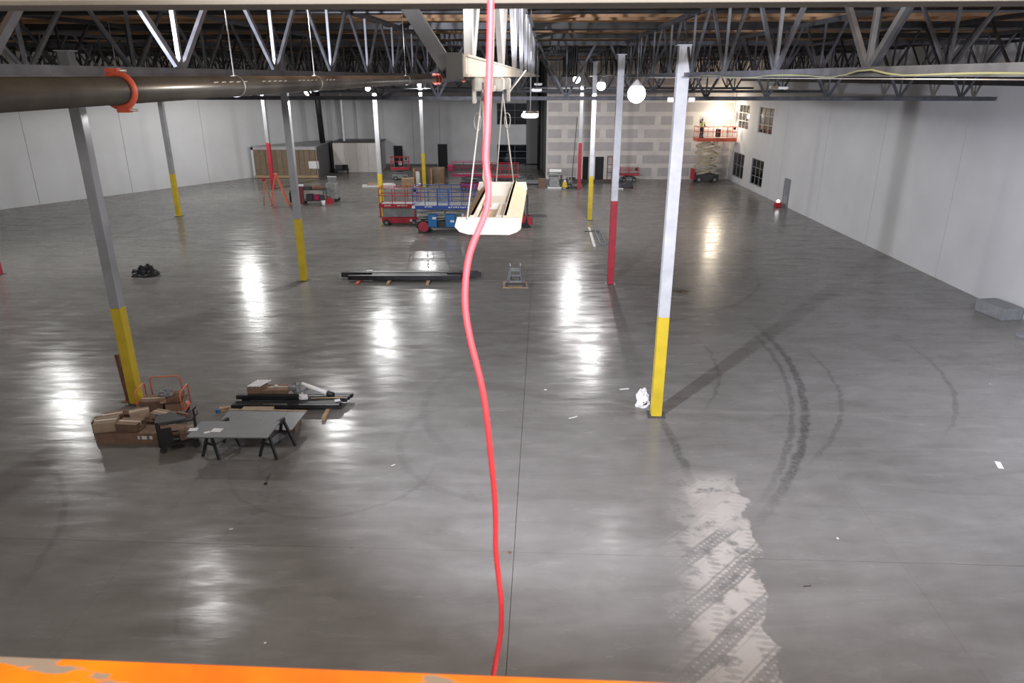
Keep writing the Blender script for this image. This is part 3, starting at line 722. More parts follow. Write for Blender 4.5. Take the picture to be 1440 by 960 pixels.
#PART2
# ================================================================= THINGS ON THE FLOOR
# ---- scissor lifts (local frame: length along x, width along y)
def lift(label, loc, rz, L, W, ph, rail, mc, arms='khaki', base='same', bh=.42, wheel='rubber', wr=.19, nlev=3, over=0., skirt=False, aw=.05, ah=.10, group=None, off=0., toe=.2):
    t = thing('scissor_lift', label, 'lift', loc, rz, group); hl, hw = L / 2, W / 2
    bm = mc if base == 'same' else base
    bl = hl - .12
    ch = MB().box((-off, 0, wr * .7 + bh / 2), (2 * bl, W * .78, bh)); ch.box((-off - bl + .05, 0, wr * .7 + bh / 2), (.12, W * .9, bh * .7)); ch.build('chassis', bm, t, bevel=.02)
    for sx in (-1, 1):
        for sy in (-1, 1):
            x, y = -off + sx * (bl - wr - .1), sy * (hw - .07)
            w = MB().cyl((x, y - .07, wr), (x, y + .07, wr), wr, 18).build('wheel', 'rubber', t)
            MB().cyl((x, y - .075 , wr), (x, y + .075, wr), wr * (.55 if wheel == 'rubber' else .82), 14).build('wheel_hub', 'greyp' if wheel == 'rubber' else wheel, w)
    z0, z1 = wr * .7 + bh, ph - toe * .5; hh = (z1 - z0) / nlev
    for k in range(nlev):
        for sy in (-1, 1):
            a = MB(); y = sy * (hw - .16); e = bl - .12
            a.beam((-off - e, y, z0 + hh * k + .04), (-off + e, y, z0 + hh * (k + 1) - .04), aw, ah, up=(0, 1, 0)); a.build('scissor_arm', arms, t)
            a = MB(); y = sy * (hw - .22)
            a.beam((-off + e, y, z0 + hh * k + .04), (-off - e, y, z0 + hh * (k + 1) - .04), aw, ah, up=(0, 1, 0)); a.build('scissor_arm', arms, t)
        MB().cyl((-off, -hw + .12, z0 + hh * (k + .5)), (-off, hw - .12, z0 + hh * (k + .5)), .035, 8).build('pivot_tube', arms, t)
    dk = MB().box((over / 2, 0, ph - .03), (L + over, W, .06)).build('platform_deck', 'greyp', t)
    tb = MB(); x0, x1 = -hl, hl + over
    for sy in (-1, 1): tb.box(((x0 + x1) / 2, sy * hw, ph - toe / 2 + .03), (x1 - x0, .04, toe))
    for x in (x0, x1): tb.box((x, 0, ph - toe / 2 + .03), (.04, W, toe))
    tb.build('toe_board', mc, t)
    n = max(3, int((x1 - x0) / .75) + 1)
    for sy in (-1, 1):
        for k in range(n):
            x = x0 + .02 + (x1 - x0 - .04) * k / (n - 1)
            MB().box((x, sy * hw, ph + rail / 2), (.04, .04, rail)).build('rail_post', mc, t)
        for z, nm in ((rail, 'top_rail'), (rail * .55, 'mid_rail')):
            MB().cyl((x0, sy * hw, ph + z), (x1, sy * hw, ph + z), .024, 8).build(nm, mc, t)
    for x in (x0, x1):
        for z, nm in ((rail, 'top_rail'), (rail * .55, 'mid_rail')): MB().cyl((x, -hw, ph + z), (x, hw, ph + z), .024, 8).build(nm, mc, t)
    MB().box((x1 - .25, -hw + .12, ph + rail - .12), (.2, .16, .22)).build('control_box', 'black', t, bevel=.02)
    if skirt:   # open side frame with grey inner panels of the low red lift
        MB().box((0, -hw + .12, (z0 + ph) / 2 - .06), (L * .86, .03, (ph - z0) - .20)).build('side_panel', 'greyp', t)
        MB().box((-hl + .06, -hw + .02, (z0 + ph) / 2), (.10, .06, ph - z0 + .1)).build('side_post', mc, t)
        MB().box((hl - .30, -hw + .02, (z0 + ph) / 2), (.06, .06, ph - z0 + .1)).build('side_post', mc, t)
    return t
def decal(t, cx, y, z, w, h=.07, n=5, m='paper'):       # unreadable pale lettering strip
    b = MB(); g = w / n
    for i in range(n): b.box((cx - w / 2 + g * (i + .5), y, z + (.01 if i % 2 else -.005)), (g * (.5 if i % 3 else .8), .006, h))
    b.build('lettering', m, t, kind='stuff')
t = lift('low red scissor lift with grey side panels, left of the blue lift', (-7.55, 48.1, 0), 0, 2.65, 1.15, 1.42, 1.05, 'lred', arms='greyp', skirt=True, bh=.4, toe=.26)
decal(t, -.75, -.60, 1.34, .45); decal(t, .22, -.60, 1.34, .7, n=6); MB().box((.75, -.58, .35), (.14, .02, .14)).build('round_sticker', 'paper', t)
MB().cyl((-1.28, -.58, 2.44), (1.25, -.58, 2.44), .03, 8).build('pale_top_rail', 'zinc', t)
t = lift('large blue scissor lift with red wheel hub between the red lift and the hanging light', (-4.35, 46.0, 0), 0, 3.9, 1.8, 1.72, 1.08, 'lblue', arms='greyp', base='bark', bh=.42, wheel='red', wr=.40, toe=.24, nlev=3)
for x in (-.72, .42):
    c = MB().box((x, -.86, .80), (.55 if x < 0 else .62, .32, .82)).build('tray_cover', 'sky', t, bevel=.03)
    MB().box((x + .12, -1.03, .98 if x < 0 else .78), (.26, .01, .14)).build('label_plate', 'paper', c)
decal(t, -.95, -.925, 1.68, .5); decal(t, .95, -.925, 1.65, 1.3, n=9)
for x in (-.35, .32): MB().box((x, -.93, 2.25), (.06, .05, 1.1)).build('gate_post', 'lblue', t)
for k in range(4): MB().box((-.015, -.93, 1.95 + k * .25), (.62, .04, .05)).build('ladder_rung', 'sky', t)
MB().box((-1.9, -.94, 1.66), (.20, .04, .16)).build('pale_corner_plate', 'paper', t)
MB().box((1.2, -.8, .9), (.14, .14, .7)).build('hydraulic_post', 'zinc', t)
t = lift('small red lift before the left dark doorway on the back wall', (-10.85, 70.3, 0), .05, 1.75, .8, 1.15, 1.0, 'lred', arms='greyp', base='greyp', toe=.2, nlev=2)
MB().box((.05, -.3, 1.6), (.35, .2, .35)).build('load_bundle', 'poly', t)
t = lift('crimson scissor lift with raised long platform behind the blue lift', (-3.95, 63.6, 0), .08, 2.6, 1.1, 1.42, 1.0, 'lmag', arms='bark', base='lmag', bh=.5, toe=.22, nlev=2, off=-.55, over=.35)
MB().box((-1.45, 0, 1.95), (.5, .9, .5)).build('control_pod', 'lmag', t, bevel=.08)
lift('red lift half hidden behind the red cord, before the back window', (-.65, 64.0, 0), -.04, 2.4, 1.1, 1.25, 1.0, 'lred', arms='bark', base='bark', bh=.5, nlev=2)
t = lift('low faint red lift beside the doorways in front of the drywall', (11.15, 69.0, 0), 0, 1.8, .8, .75, .55, 'lred', arms='bark', base='greyp', bh=.2, nlev=1, toe=.16)
tb = lift('tall raised scissor lift with orange-red platform in the right back corner, cream scissors', (18.45, 68.9, 0), 0, 2.5, 1.5, 4.05, 1.0, 'lor', arms='khaki', base='bark', bh=.55, nlev=5, wr=.28, over=1.15, toe=.32, aw=.09, ah=.20)
MB().box((-1.28, -.2, .75), (.25, .9, 1.0)).build('end_cover', 'lred', tb, bevel=.03)
MB().box((.75, -.3, 4.5), (.4, .4, .75)).build('tool_crate', 'bark', tb, bevel=.04)
# blocks to thicken the folded scissor pack as in the photo
for k in range(5): MB().box((0, -.60, .98 + k * .62), (1.6, .06, .16), M=Matrix.Rotation(.22 * (1 if k % 2 else -1), 3, 'Y')).build('cross_brace', 'khaki', tb)
wl = thing('work_floodlight', 'glaring work floodlight on a stand in the right back corner, above the tall lift platform', 'light', (20.3, 69.3, 4.06))
MB().cyl((0, 0, 0), (0, 0, 1.75), .03).build('stand_pole', 'zinc', wl)
MB().box((0, 0, 1.9), (.55, .12, .4)).build('lamp_housing', 'black', wl, bevel=.02)
MB().box((0, -.075, 1.9), (.5, .03, .35)).build('lens', 'glowwarm', wl)

# ---- worker on the raised platform
def person(loc, rz):
    t = thing('person', 'person in hi-vis vest, white helmet and dark trousers standing on the raised lift platform', 'person', loc, rz)
    J = {'pel': (0, 0, .93), 'sp': (0, .01, 1.12), 'ch': (0, 0, 1.33), 'nk': (0, 0, 1.49), 'hd': (0, -.02, 1.60), 'tp': (0, -.01, 1.72)}
    E = [('pel', 'sp'), ('sp', 'ch'), ('ch', 'nk'), ('nk', 'hd'), ('hd', 'tp')]
    Rr = {'pel': .135, 'sp': .125, 'ch': .15, 'nk': .055, 'hd': .088, 'tp': .07}
    for s, n in ((-1, 'l'), (1, 'r')):
        J[n + 'hp'] = (s * .09, 0, .88); J[n + 'kn'] = (s * .11, -.03, .49); J[n + 'an'] = (s * .12, .02, .08); J[n + 'to'] = (s * .13, -.16, .045)
        J[n + 'sh'] = (s * .19, 0, 1.41)
        if s < 0: J[n + 'el'] = (s * .36, -.14, 1.50); J[n + 'wr'] = (s * .52, -.28, 1.62); J[n + 'pm'] = (s * .58, -.33, 1.67)
        else: J[n + 'el'] = (s * .28, -.05, 1.14); J[n + 'wr'] = (s * .22, -.24, 1.02); J[n + 'pm'] = (s * .19, -.31, 1.01)
        Rr.update({n + 'hp': .095, n + 'kn': .06, n + 'an': .045, n + 'to': .04, n + 'sh': .06, n + 'el': .043, n + 'wr': .03, n + 'pm': .036})
        E += [('pel', n + 'hp'), (n + 'hp', n + 'kn'), (n + 'kn', n + 'an'), (n + 'an', n + 'to'), ('ch', n + 'sh'), (n + 'sh', n + 'el'), (n + 'el', n + 'wr'), (n + 'wr', n + 'pm')]
        w, p = Vector(J[n + 'wr']), Vector(J[n + 'pm']); d = (p - w).normalized(); sd = d.cross(Vector((0, 0, 1))).normalized()
        for k in range(5):
            q = p + sd * (k - 1.5) * .019 + d * .03 if k < 4 else p - d * .02 + sd * -.045
            L1 = (.034, .04, .038, .028, .03)[k]
            a, b = n + 'f%d' % k, n + 'g%d' % k
            J[a] = tuple(q + d * L1); J[b] = tuple(q + d * L1 * 1.7 + Vector((0, 0, -.02))); Rr[a] = .010; Rr[b] = .008; E += [(n + 'pm', a), (a, b)]
    names = list(J); me = bpy.data.meshes.new('body'); me.from_pydata([J[k] for k in names], [(names.index(a), names.index(b)) for a, b in E], [])
    o = bpy.data.objects.new('body', me); COL.objects.link(o); o.parent = t
    sk = o.modifiers.new('skin', 'SKIN'); sk.use_smooth_shade = True
    for i, k in enumerate(names):
        me.skin_vertices[0].data[i].radius = (Rr[k], Rr[k] * (.75 if k in ('pel', 'sp', 'ch') else 1)); me.skin_vertices[0].data[i].use_root = (k == 'pel')
    o.modifiers.new('sub', 'SUBSURF').levels = 1; o.modifiers['sub'].render_levels = 1; me.materials.append(M_['skin'])
    v = MB(); v.tube([(0, 0, 1.0), (0, .0, 1.15), (0, 0, 1.33), (0, 0, 1.47)], [.165, .16, .19, .10], 16, caps=False); v.build('hi_vis_vest', 'hivis', t)
    p = MB()
    for s in (-1, 1): p.tube([(s * .07, 0, .98), (s * .09, 0, .85), (s * .11, -.03, .49), (s * .12, .02, .12)], [.125, .115, .085, .075], 12, caps=False)
    p.build('trousers', 'denim', t)
    sl = MB()
    for n, s in (('l', -1), ('r', 1)): sl.tube([J[n + 'sh'], J[n + 'el'], tuple(Vector(J[n + 'el']).lerp(Vector(J[n + 'wr']), .8))], [.078, .058, .045], 10)
    sl.build('dark_sleeves', 'black', t)
    b = MB()
    for s in (-1, 1): b.tube([(s * .12, .06, .05), (s * .125, -.05, .06), (s * .135, -.2, .045)], [.055, .06, .045], 10)
    b.build('boots', 'black', t)
    h = MB(); h.tube([(0, -.01, 1.66), (0, -.01, 1.70), (0, -.01, 1.76), (0, -.01, 1.79)], [.135, .118, .095, .04], 16); h.build('helmet', 'white', t)
    MB().tube([(0, .0, 1.54), (0, .01, 1.60), (0, .01, 1.66)], [.07, .098, .10], 12).build('hair', 'black', t)
    f = MB(); 
    for s in (-1, 1): f.box((s * .032, -.105, 1.615), (.022, .01, .012))
    f.box((0, -.11, 1.555), (.04, .01, .01)); f.build('eyes_and_mouth', 'black', t)
    MB().prism([(-.10, 1.62), (-.128, 1.58), (-.10, 1.575)], 'x', -.012, .012).build('nose', 'skin', t)
    return t
person((17.62, 68.55, 4.06), .5)

# ---- brown room at the left back and the pale room beside it
zc_ = 3.0
x0, x1, y0, y1 = -25.6, -19.15, 71.6, 79.0
t = thing('plywood_room', 'low brown plywood-faced room against the left wall with a white sheet of paper', 'room', ((x0 + x1) / 2, y0, 0))
W = x1 - x0
pr = [(-W / 2 + .22, .03), (W / 2 - .02, .03), (W / 2 - .02, 6.8), (W / 2 - 1.95, 6.8)]
MB().prism(pr, 'z', 0, zc_ - .02).build('room_body', 'walldark', t)
nb = 11
for i in range(nb): MB().box((-W / 2 + .25 + (W - .45) * (i + .5) / nb, 0, zc_ / 2 - .05), ((W - .45) / nb - .035, .03, zc_ - .55)).build('plywood_sheet', 'ply', t)
MB().box((0, -.02, zc_ - .16), (W, .08, .26)).build('top_plate', 'board', t)
MB().box((0, -.05, .14), (W - .2, .22, .22)).build('bottom_plate', 'wood', t)
MB().box((-W / 2 + .1, -.02, zc_ / 2), (.22, .08, zc_)).build('corner_trim', 'wall', t); MB().box((W / 2 - .08, -.03, zc_ / 2), (.10, .08, zc_)).build('corner_trim', 'cartonlt', t)
MB().prism([(-W / 2, -.04), (W / 2, -.04), (W / 2, 6.9), (W / 2 - 1.9, 6.9)], 'z', zc_ - .015, zc_ + .035).build('roof_panel', 'galv', t)
q = Q(441, 232, 71.5) - Vector(((x0 + x1) / 2, 71.55, 0)); MB().box((q.x, -.06, q.z), (1.0, .015, .72)).build('paper_notice', 'paper', t)
t = thing('partition_room', 'low pale drywall room right of the brown plywood room', 'room', (-16.25, 76.3, 0))
for i in range(4): MB().box((-1.85 + 1.22 * i, 0, 1.5), (1.2, .12, 3.0)).build('drywall_sheet', 'mud', t)
MB().box((0, 1.8, 1.5), (4.8, 3.4, 2.96)).build('room_body', 'board', t)
MB().box((0, 1.7, 3.04), (5.1, 3.8, .08)).build('roof_edge', 'dark', t); MB().box((2.55, -.05, 1.5), (.14, .16, 3.0)).build('corner_post', 'dark', t)
MB().box((-2.6, -.05, 1.5), (.14, .16, 3.0)).build('corner_post', 'dark', t)
q = P(480, 244)
tag(MB().box((q.x, 75.3, .35), (1.4, .7, .12)).box((q.x - .3, 75.3, .65), (.7, .5, .35), .3).box((q.x + .35, 75.35, .6), (.5, .4, .5), -.3).box((q.x - .6, 75.3, .15), (.08, .6, .3)).box((q.x + .6, 75.3, .15), (.08, .6, .3)).build('dark_bench', 'black', loc=(q.x, 75.3, 0)), 'dark loaded bench against the pale drywall room', 'bench')

# ---- stepladder (orange, twin sided) near the far-left red column
def rails(name, m, t, segs, w=.05, h=.05, up=(0, 1, 0)):
    for a, b in segs: MB().beam(a, b, w, h, up).build(name, m, t)
q = P(392, 288)
t = thing('stepladder', 'orange stepladder standing open by the far left red column', 'ladder', (q.x, q.y, 0), .25)
hh = 2.35
rails('front_rail', 'lorange', t, [((.75, s * .33, 0), (.05, s * .2, hh)) for s in (-1, 1)], .13, .09)
rails('rear_rail', 'lorange', t, [((-.55, s * .33, 0), (-.02, s * .2, hh)) for s in (-1, 1)], .09, .07)
for k in range(6): f = (k + 1) / 7; MB().box((.75 - .7 * f, 0, hh * f), (.12, .66 - .26 * f, .04)).build('step', 'lorange', t)
MB().box((.02, 0, hh + .02), (.3, .46, .07)).build('top_cap', 'lorange', t)
rails('rear_brace', 'lorange', t, [((-.44, -.3, .5), (-.44, .3, .5)), ((-.28, -.27, 1.2), (-.28, .27, 1.2))], .03, .04)
q = P(377, 288); t = thing('tripod_stand', 'slender red tripod leaning beside the orange stepladder', 'tripod', (q.x - .1, q.y, 0))
for a in (.3, 2.4, 4.5): MB().cyl((math.cos(a) * .42, math.sin(a) * .42, 0), (0, 0, 1.9), .03, 8).build('leg', 'lorange', t)
MB().box((0, 0, 1.98), (.2, .2, .25)).build('head', 'lred', t, bevel=.03)
q = P(410, 284); tag(MB().tube([(q.x, q.y, 0), (q.x, q.y, .1), (q.x, q.y, .7), (q.x, q.y, .82), (q.x, q.y, .92)], [.11, .13, .13, .06, .04], 14).build('gas_cylinder', 'black', loc=(q.x, q.y, 0)), 'black gas cylinder left of the dark loaded cart', 'cylinder')

# ---- dark loaded cart
q = P(440, 288)
t = thing('tool_cart', 'dark loaded cart with maroon end panel behind the second-row yellow column', 'cart', (q.x, q.y + .5, 0), .03)
MB().box((0, 0, .3), (1.9, .9, .07)).build('lower_shelf', 'bark', t); MB().box((0, 0, 1.15), (1.9, .9, .06)).build('upper_shelf', 'bark', t)
for x in (-.9, .9):
    for y in (-.4, .4): MB().box((x, y, .72), (.06, .06, .9)).build('post', 'bark', t)
for x in (-.75, .75):
    for y in (-.35, .35): MB().cyl((x, y - .03, .12), (x, y + .03, .12), .12, 12).build('caster', 'rubber', t)
MB().box((-.86, -.48, .75), (.36, .05, 1.35)).build('end_panel', 'maroon', t)
for i, (x, z, w, h, m, nm) in enumerate([(-.3, .55, .5, .42, 'denim', 'tool_case'), (.25, .52, .45, .38, 'lmag', 'tool_case'), (.65, .5, .3, .34, 'bark', 'tool_case'), (-.45, 1.27, .6, .2, 'bark', 'cable_reel'), (.35, 1.28, .75, .2, 'bronze', 'metal_tray')]):
    tag(MB().box((q.x + x, q.y + .45, z), (w, .55, h), .03).build(nm, m, loc=(q.x + x, q.y + .45, z - h / 2), bevel=.02), ['dark blue case on the lower left of the far loaded cart', 'crimson case in the middle of the far loaded cart', 'black case on the lower right of the far loaded cart', 'dark bundle on the top left of the far loaded cart', 'rusty tray on the top right of the far loaded cart'][i], 'case' if i < 3 else 'tray')
tag(MB().box((q.x - .85, q.y + .2, 1.48), (.35, .3, .14)).build('paint_can_lid_box', 'paper', loc=(q.x - .85, q.y + .2, 1.41)), 'small white box on the maroon end of the far loaded cart', 'box')
q = P(467, 284)
t = thing('plastic_wrapped_machine', 'grey wrapped machine with dark casters right of the loaded cart', 'machine', (q.x, q.y + .4, 0), -.1)
MB().box((0, 0, .85), (.95, .8, 1.3), top=.85).build('wrapped_body', 'poly', t, bevel=.06); MB().box((.05, 0, 1.7), (.7, .04, .45)).build('top_handle_frame', 'greyp', t)
MB().box((.05, 0, 1.95), (.75, .06, .06)).build('bright_bar', 'white', t)
for x in (-.35, .35): MB().cyl((x, -.33, .15), (x, -.25, .15), .15, 14).build('wheel', 'rubber', t)
for x in (-.35, .35): MB().cyl((x, .25, .15), (x, .33, .15), .15, 14).build('wheel', 'rubber', t)
q = P(455, 289); t = thing('bucket', 'white bucket on the floor in front of the loaded cart', 'bucket', (q.x, q.y, 0))
MB().tube([(0, 0, 0), (0, 0, .38), (0, 0, .40), (0, 0, .36)], [.14, .17, .18, .15], 16).build('pail', 'paper', t); MB().tube([(-.17, 0, .36), (-.12, -.12, .2), (.12, -.12, .2), (.17, 0, .36)], .008, 6).build('handle', 'zinc', t)
q = P(461, 286); t = thing('toolbox', 'red toolbox tipped beside the white bucket', 'toolbox', (q.x + .1, q.y, 0), .5)
MB().prism([(-.3, 0), (.3, 0), (.3, .25), (.12, .45), (-.12, .45), (-.3, .25)], 'y', -.18, .18).build('box_body', 'lred', t); MB().tube([(-.1, 0, .44), (-.1, 0, .52), (.1, 0, .52), (.1, 0, .44)], .02, 8).build('handle', 'black', t)

# ---- pallets and crate behind the lifts
def pallet(loc, rz, label, w=1.2, d=1.0, m='wood', group=None):
    t = thing('pallet', label, 'pallet', loc, rz, group)
    for i in range(7): MB().box((-w / 2 + w * (i + .5) / 7, 0, .125), (w / 7 - .03, d, .02)).build('deck_board', m, t)
    for y in (-d / 2 + .05, 0, d / 2 - .05): MB().box((0, y, .06), (w, .09, .11)).build('stringer', m, t)
    return t
def carton(loc, size, rz, label, m='carton', open_=False, tape=True, cat='box', group=None, name='cardboard_box'):
    t = thing(name, label, cat, loc, rz, group); w, d, h = size
    if open_:
        b = MB(); k = .012
        b.box((0, -d / 2 + k / 2, h / 2), (w, k, h)).box((0, d / 2 - k / 2, h / 2), (w, k, h)).box((-w / 2 + k / 2, 0, h / 2), (k, d, h)).box((w / 2 - k / 2, 0, h / 2), (k, d, h)).box((0, 0, k / 2), (w, d, k))
        b.build('carton_body', m, t)
        for s in (-1, 1):
            MB().box((0, s * (d / 2 + d * .16), h + d * .1), (w, d * .42, .01), M=Matrix.Rotation(s * .55, 3, 'X')).build('flap', m, t)
            MB().box((s * (w / 2 + w * .12), 0, h + w * .06), (w * .3, d, .01), M=Matrix.Rotation(-s * .4, 3, 'Y')).build('flap', m, t)
    else:
        MB().box((0, 0, h / 2), (w, d, h)).build('carton_body', m, t, bevel=.006)
        MB().box((0, -.0, h + .002), (w * .99, d * .495 * 2, .006)).build('lid_flaps', m, t)
        if tape: MB().box((0, 0, h + .006), (w, .06, .004)).box((-w / 2 - .002, 0, h - .05), (.004, .06, .12)).box((w / 2 + .002, 0, h - .05), (.004, .06, .12)).build('tape_strip', 'tape', t)
    return t
q = P(533, 262); pallet((q.x, q.y, 0), .1, 'low white pallet of boards left of the far yellow column, beyond the red lift', 3.0, 1.0, 'paper')
carton((q.x - .5, q.y, .14), (1.0, .6, .18), .2, 'flat pale carton on the low white pallet', 'cartonlt'); carton((q.x + .9, q.y, .14), (.9, .5, .14), -.2, 'thin white carton on the right of the low white pallet', 'paper')
q = P(574, 262); t = pallet((q.x, q.y, 0), 0, 'brown pallet under the tan carton between the far lifts', 1.2, 1.0)
carton((q.x, q.y, .14), (1.1, .9, .6), .08, 'tan carton on a pallet left of the brown plywood crate', 'wood'); carton((q.x + .85, q.y + .6, 0), (.35, .3, 1.25), 0, 'upright white box behind the tan carton', 'paper')
tag(MB().beam((q.x + .7, q.y - .6, .02), (q.x + 1.15, q.y - .2, .3), .25, .03).build('white_board_scrap', 'paper', loc=(q.x + .7, q.y - .6, 0)), 'white board scrap leaning at the foot of the tan carton', 'board')
q = P(607, 261); t = thing('plywood_crate', 'brown plywood crate standing open behind the far yellow column', 'crate', (q.x - .35, q.y + 1.1, 0))
MB().box((0, .5, .75), (3.0, .05, 1.5)).build('back_panel', 'ply', t); MB().box((-1.45, 0, .75), (.05, 1, 1.5)).build('side_panel', 'ply', t); MB().box((1.45, 0, .75), (.05, 1, 1.5)).build('side_panel', 'bronze', t)
MB().box((-.6, -.5, .75), (1.7, .05, 1.5)).build('front_panel', 'ply', t); MB().box((0, 0, .03), (3, 1, .06)).build('floor_panel', 'ply', t)
for x in (-1.3, -.5, .3): MB().box((x, -.54, .75), (.1, .03, 1.5)).build('cleat', 'wood', t)

# ---- forklift / small loader half hidden right of the hanging light
q = P(742, 321); t = thing('pallet_stacker', 'small red and black stacker truck with forks pointing right, behind the hanging light', 'truck', (q.x - .3, q.y + .6, 0))
MB().box((-.35, 0, .5), (1.1, .9, .6)).build('truck_body', 'lred', t, bevel=.06); MB().box((-.35, 0, .9), (.9, .7, .3)).build('battery_cover', 'bark', t, bevel=.04)
for y in (-.3, .3): MB().box((.28, y, 1.15), (.10, .08, 2.0)).build('mast_channel', 'bark', t)
for z in (.4, 1.2, 2.1): MB().box((.28, 0, z), (.08, .6, .08)).build('mast_crossbar', 'bark', t)
for y in (-.28, .28): MB().box((.95, y, .72 + .02 * y), (1.25, .12, .05)).build('fork', 'bark', t)
for x in (-.7, .15):
    for y in (-.4, .4): MB().cyl((x, y - .07, .2), (x, y + .07, .2), .2, 14).build('wheel', 'rubber', t)
MB().box((.45, -.0, .45), (.35, .95, .5)).build('front_cover', 'lred', t, bevel=.04)

# ---- machines and wrapped goods in front of the partition
def at(px, py): return P(px, py)
q = at(782, 264); pallet((q.x, q.y, 0), 0, 'white-edged pallet under the wrapped pile by the partition', 1.6, 1.1, 'paper')
t = thing('wrapped_pile', 'pile of plastic-wrapped grey goods on a pallet left of the drywall partition doors', 'pile', (q.x, q.y, .135))
MB().box((-.2, 0, .45), (.9, .8, .9)).build('wrapped_bundle', 'poly', t, bevel=.05); MB().box((-.15, 0, 1.1), (1.2, .9, .3), .1).build('wrapped_bundle', 'poly', t, bevel=.08)
MB().box((-.1, -.2, 1.4), (1.1, .5, .25), -.15).build('wrapped_bundle', 'paper', t, bevel=.05); MB().box((.45, -.1, .5), (.12, .6, 1.0)).build('dark_strap_board', 'bark', t)
carton((q.x - 1.3, q.y + .1, 0), (.6, .6, .8), 0, 'brown carton left of the wrapped pile', 'carton')
t = thing('shop_vacuum', 'grey cable drum right of the wrapped pile', 'drum', (q.x + 1.15, q.y + .3, 0)); t.name = 'cable_drum'
MB().cyl((-.2, 0, .45), (-.12, 0, .45), .45, 18).build('flange', 'bark', t); MB().cyl((.2, 0, .45), (.28, 0, .45), .45, 18).build('flange', 'greyp', t); MB().cyl((-.12, 0, .45), (.2, 0, .45), .25, 14).build('cable_winding', 'poly', t)
q = at(750, 262); t = thing('floor_beam_stack', 'low grey stack of long sections behind the hanging light, right', 'stack', (q.x - .4, q.y + 1.0, 0))
for k in range(3): MB().box((0, k * .3, .25), (4.2, .2, .25)).build('section', 'greyp', t)
for x in (-1.5, 1.5): MB().box((x, .3, .06), (.12, 1.0, .12)).build('dunnage', 'wood', t)
q = at(746, 256); tag(MB().box((q.x, q.y + .3, .30), (.8, .5, .6), .2, top=.5).build('dark_bag', 'black', loc=(q.x, q.y + .3, 0), bevel=.05), 'dark bag beside the long grey sections', 'bag')
q = at(794, 265); t = thing('floor_scrubber', 'small yellow machine on the floor left of the far red column', 'machine', (q.x, q.y, 0))
MB().box((0, 0, .35), (.5, .5, .5), top=.7).build('yellow_tank', 'yellow', t, bevel=.05); MB().box((0, 0, .67), (.2, .2, .16)).build('white_cap', 'paper', t)
for s in (-1, 1): MB().cyl((s * .22, -.2, .1), (s * .28, -.2, .1), .1, 10).build('wheel', 'rubber', t)
MB().tube([(.2, 0, .5), (.5, 0, .9), (.55, 0, 1.0)], .02, 6).build('handle', 'bark', t)
tag(MB().box((q.x + .75, q.y, .1), (.9, .3, .2), .1).build('dark_case', 'bark', loc=(q.x + .75, q.y, 0), bevel=.03), 'flat dark case right of the small yellow machine', 'case')
q = at(804, 252); a = Q(812, 165, 70.2)
tag(MB().cyl((q.x, 70.3, .2), (a.x, 70.4, a.z), .03, 6).box((q.x, 70.2, .12), (.6, .3, .24)).build('hanging_hose', 'bark', loc=(q.x, 70.3, 0)), 'dark hose hanging down the partition to a small base', 'hose')
q = at(866, 265); t = thing('floor_grinder', 'dark machine with bright lamp glint right of the far yellow column', 'machine', (q.x + .9, q.y, 0))
MB().box((0, 0, .25), (1.2, .5, .3)).build('deck_housing', 'bark', t, bevel=.05); MB().box((.25, 0, .5), (.5, .4, .3)).build('motor', 'bark', t, bevel=.06)
for s in (-1, 1): MB().cyl((s * .5, -.2, .12), (s * .5, .2, .12), .12, 12).build('roller', 'rubber', t)
carton((q.x + .1, q.y - .25, 0), (1.0, .6, .08), 0, 'flat white sheet before the dark machine at the far yellow column', 'paper', tape=False, cat='board', name='white_sheet')
tag(MB().tube([(q.x - .15, q.y, .08), (q.x - .15, q.y, .3), (q.x - .15, q.y, .4)], [.12, .14, .06], 10).build('glint_lamp', 'led', loc=(q.x - .15, q.y, .08)), 'small bright lamp on the white sheet by the far yellow column', 'light')  # white glint made as a small glowing shape
q = at(855, 255); t = thing('red_stand', 'thin dark red tool stand right of the wider dark doorway', 'stand', (q.x + .05, q.y - .4, 0))
for s in (-.22, .22): MB().box((s, 0, 1.2), (.07, .07, 2.4)).build('upright', 'maroon', t)
for z in (.1, .9, 1.6, 2.35): MB().box((0, 0, z), (.5, .06, .07)).build('crossbar', 'maroon', t)
MB().box((.5, .0, .55), (.6, .4, 1.1)).build('side_box', 'bark', t, bevel=.03)
# small red fire point at the right wall foot
q = at(1097, 291); t = thing('fire_point', 'small red box with bright white lamp at the foot of the right wall', 'box', (q.x - .2, q.y, 0))
MB().box((0, 0, .18), (.5, .4, .36)).build('box_body', 'lred', t, bevel=.03); MB().tube([(0, 0, .36), (0, 0, .5), (0, 0, .56)], [.10, .13, .05], 10).build('lamp', 'led', t)

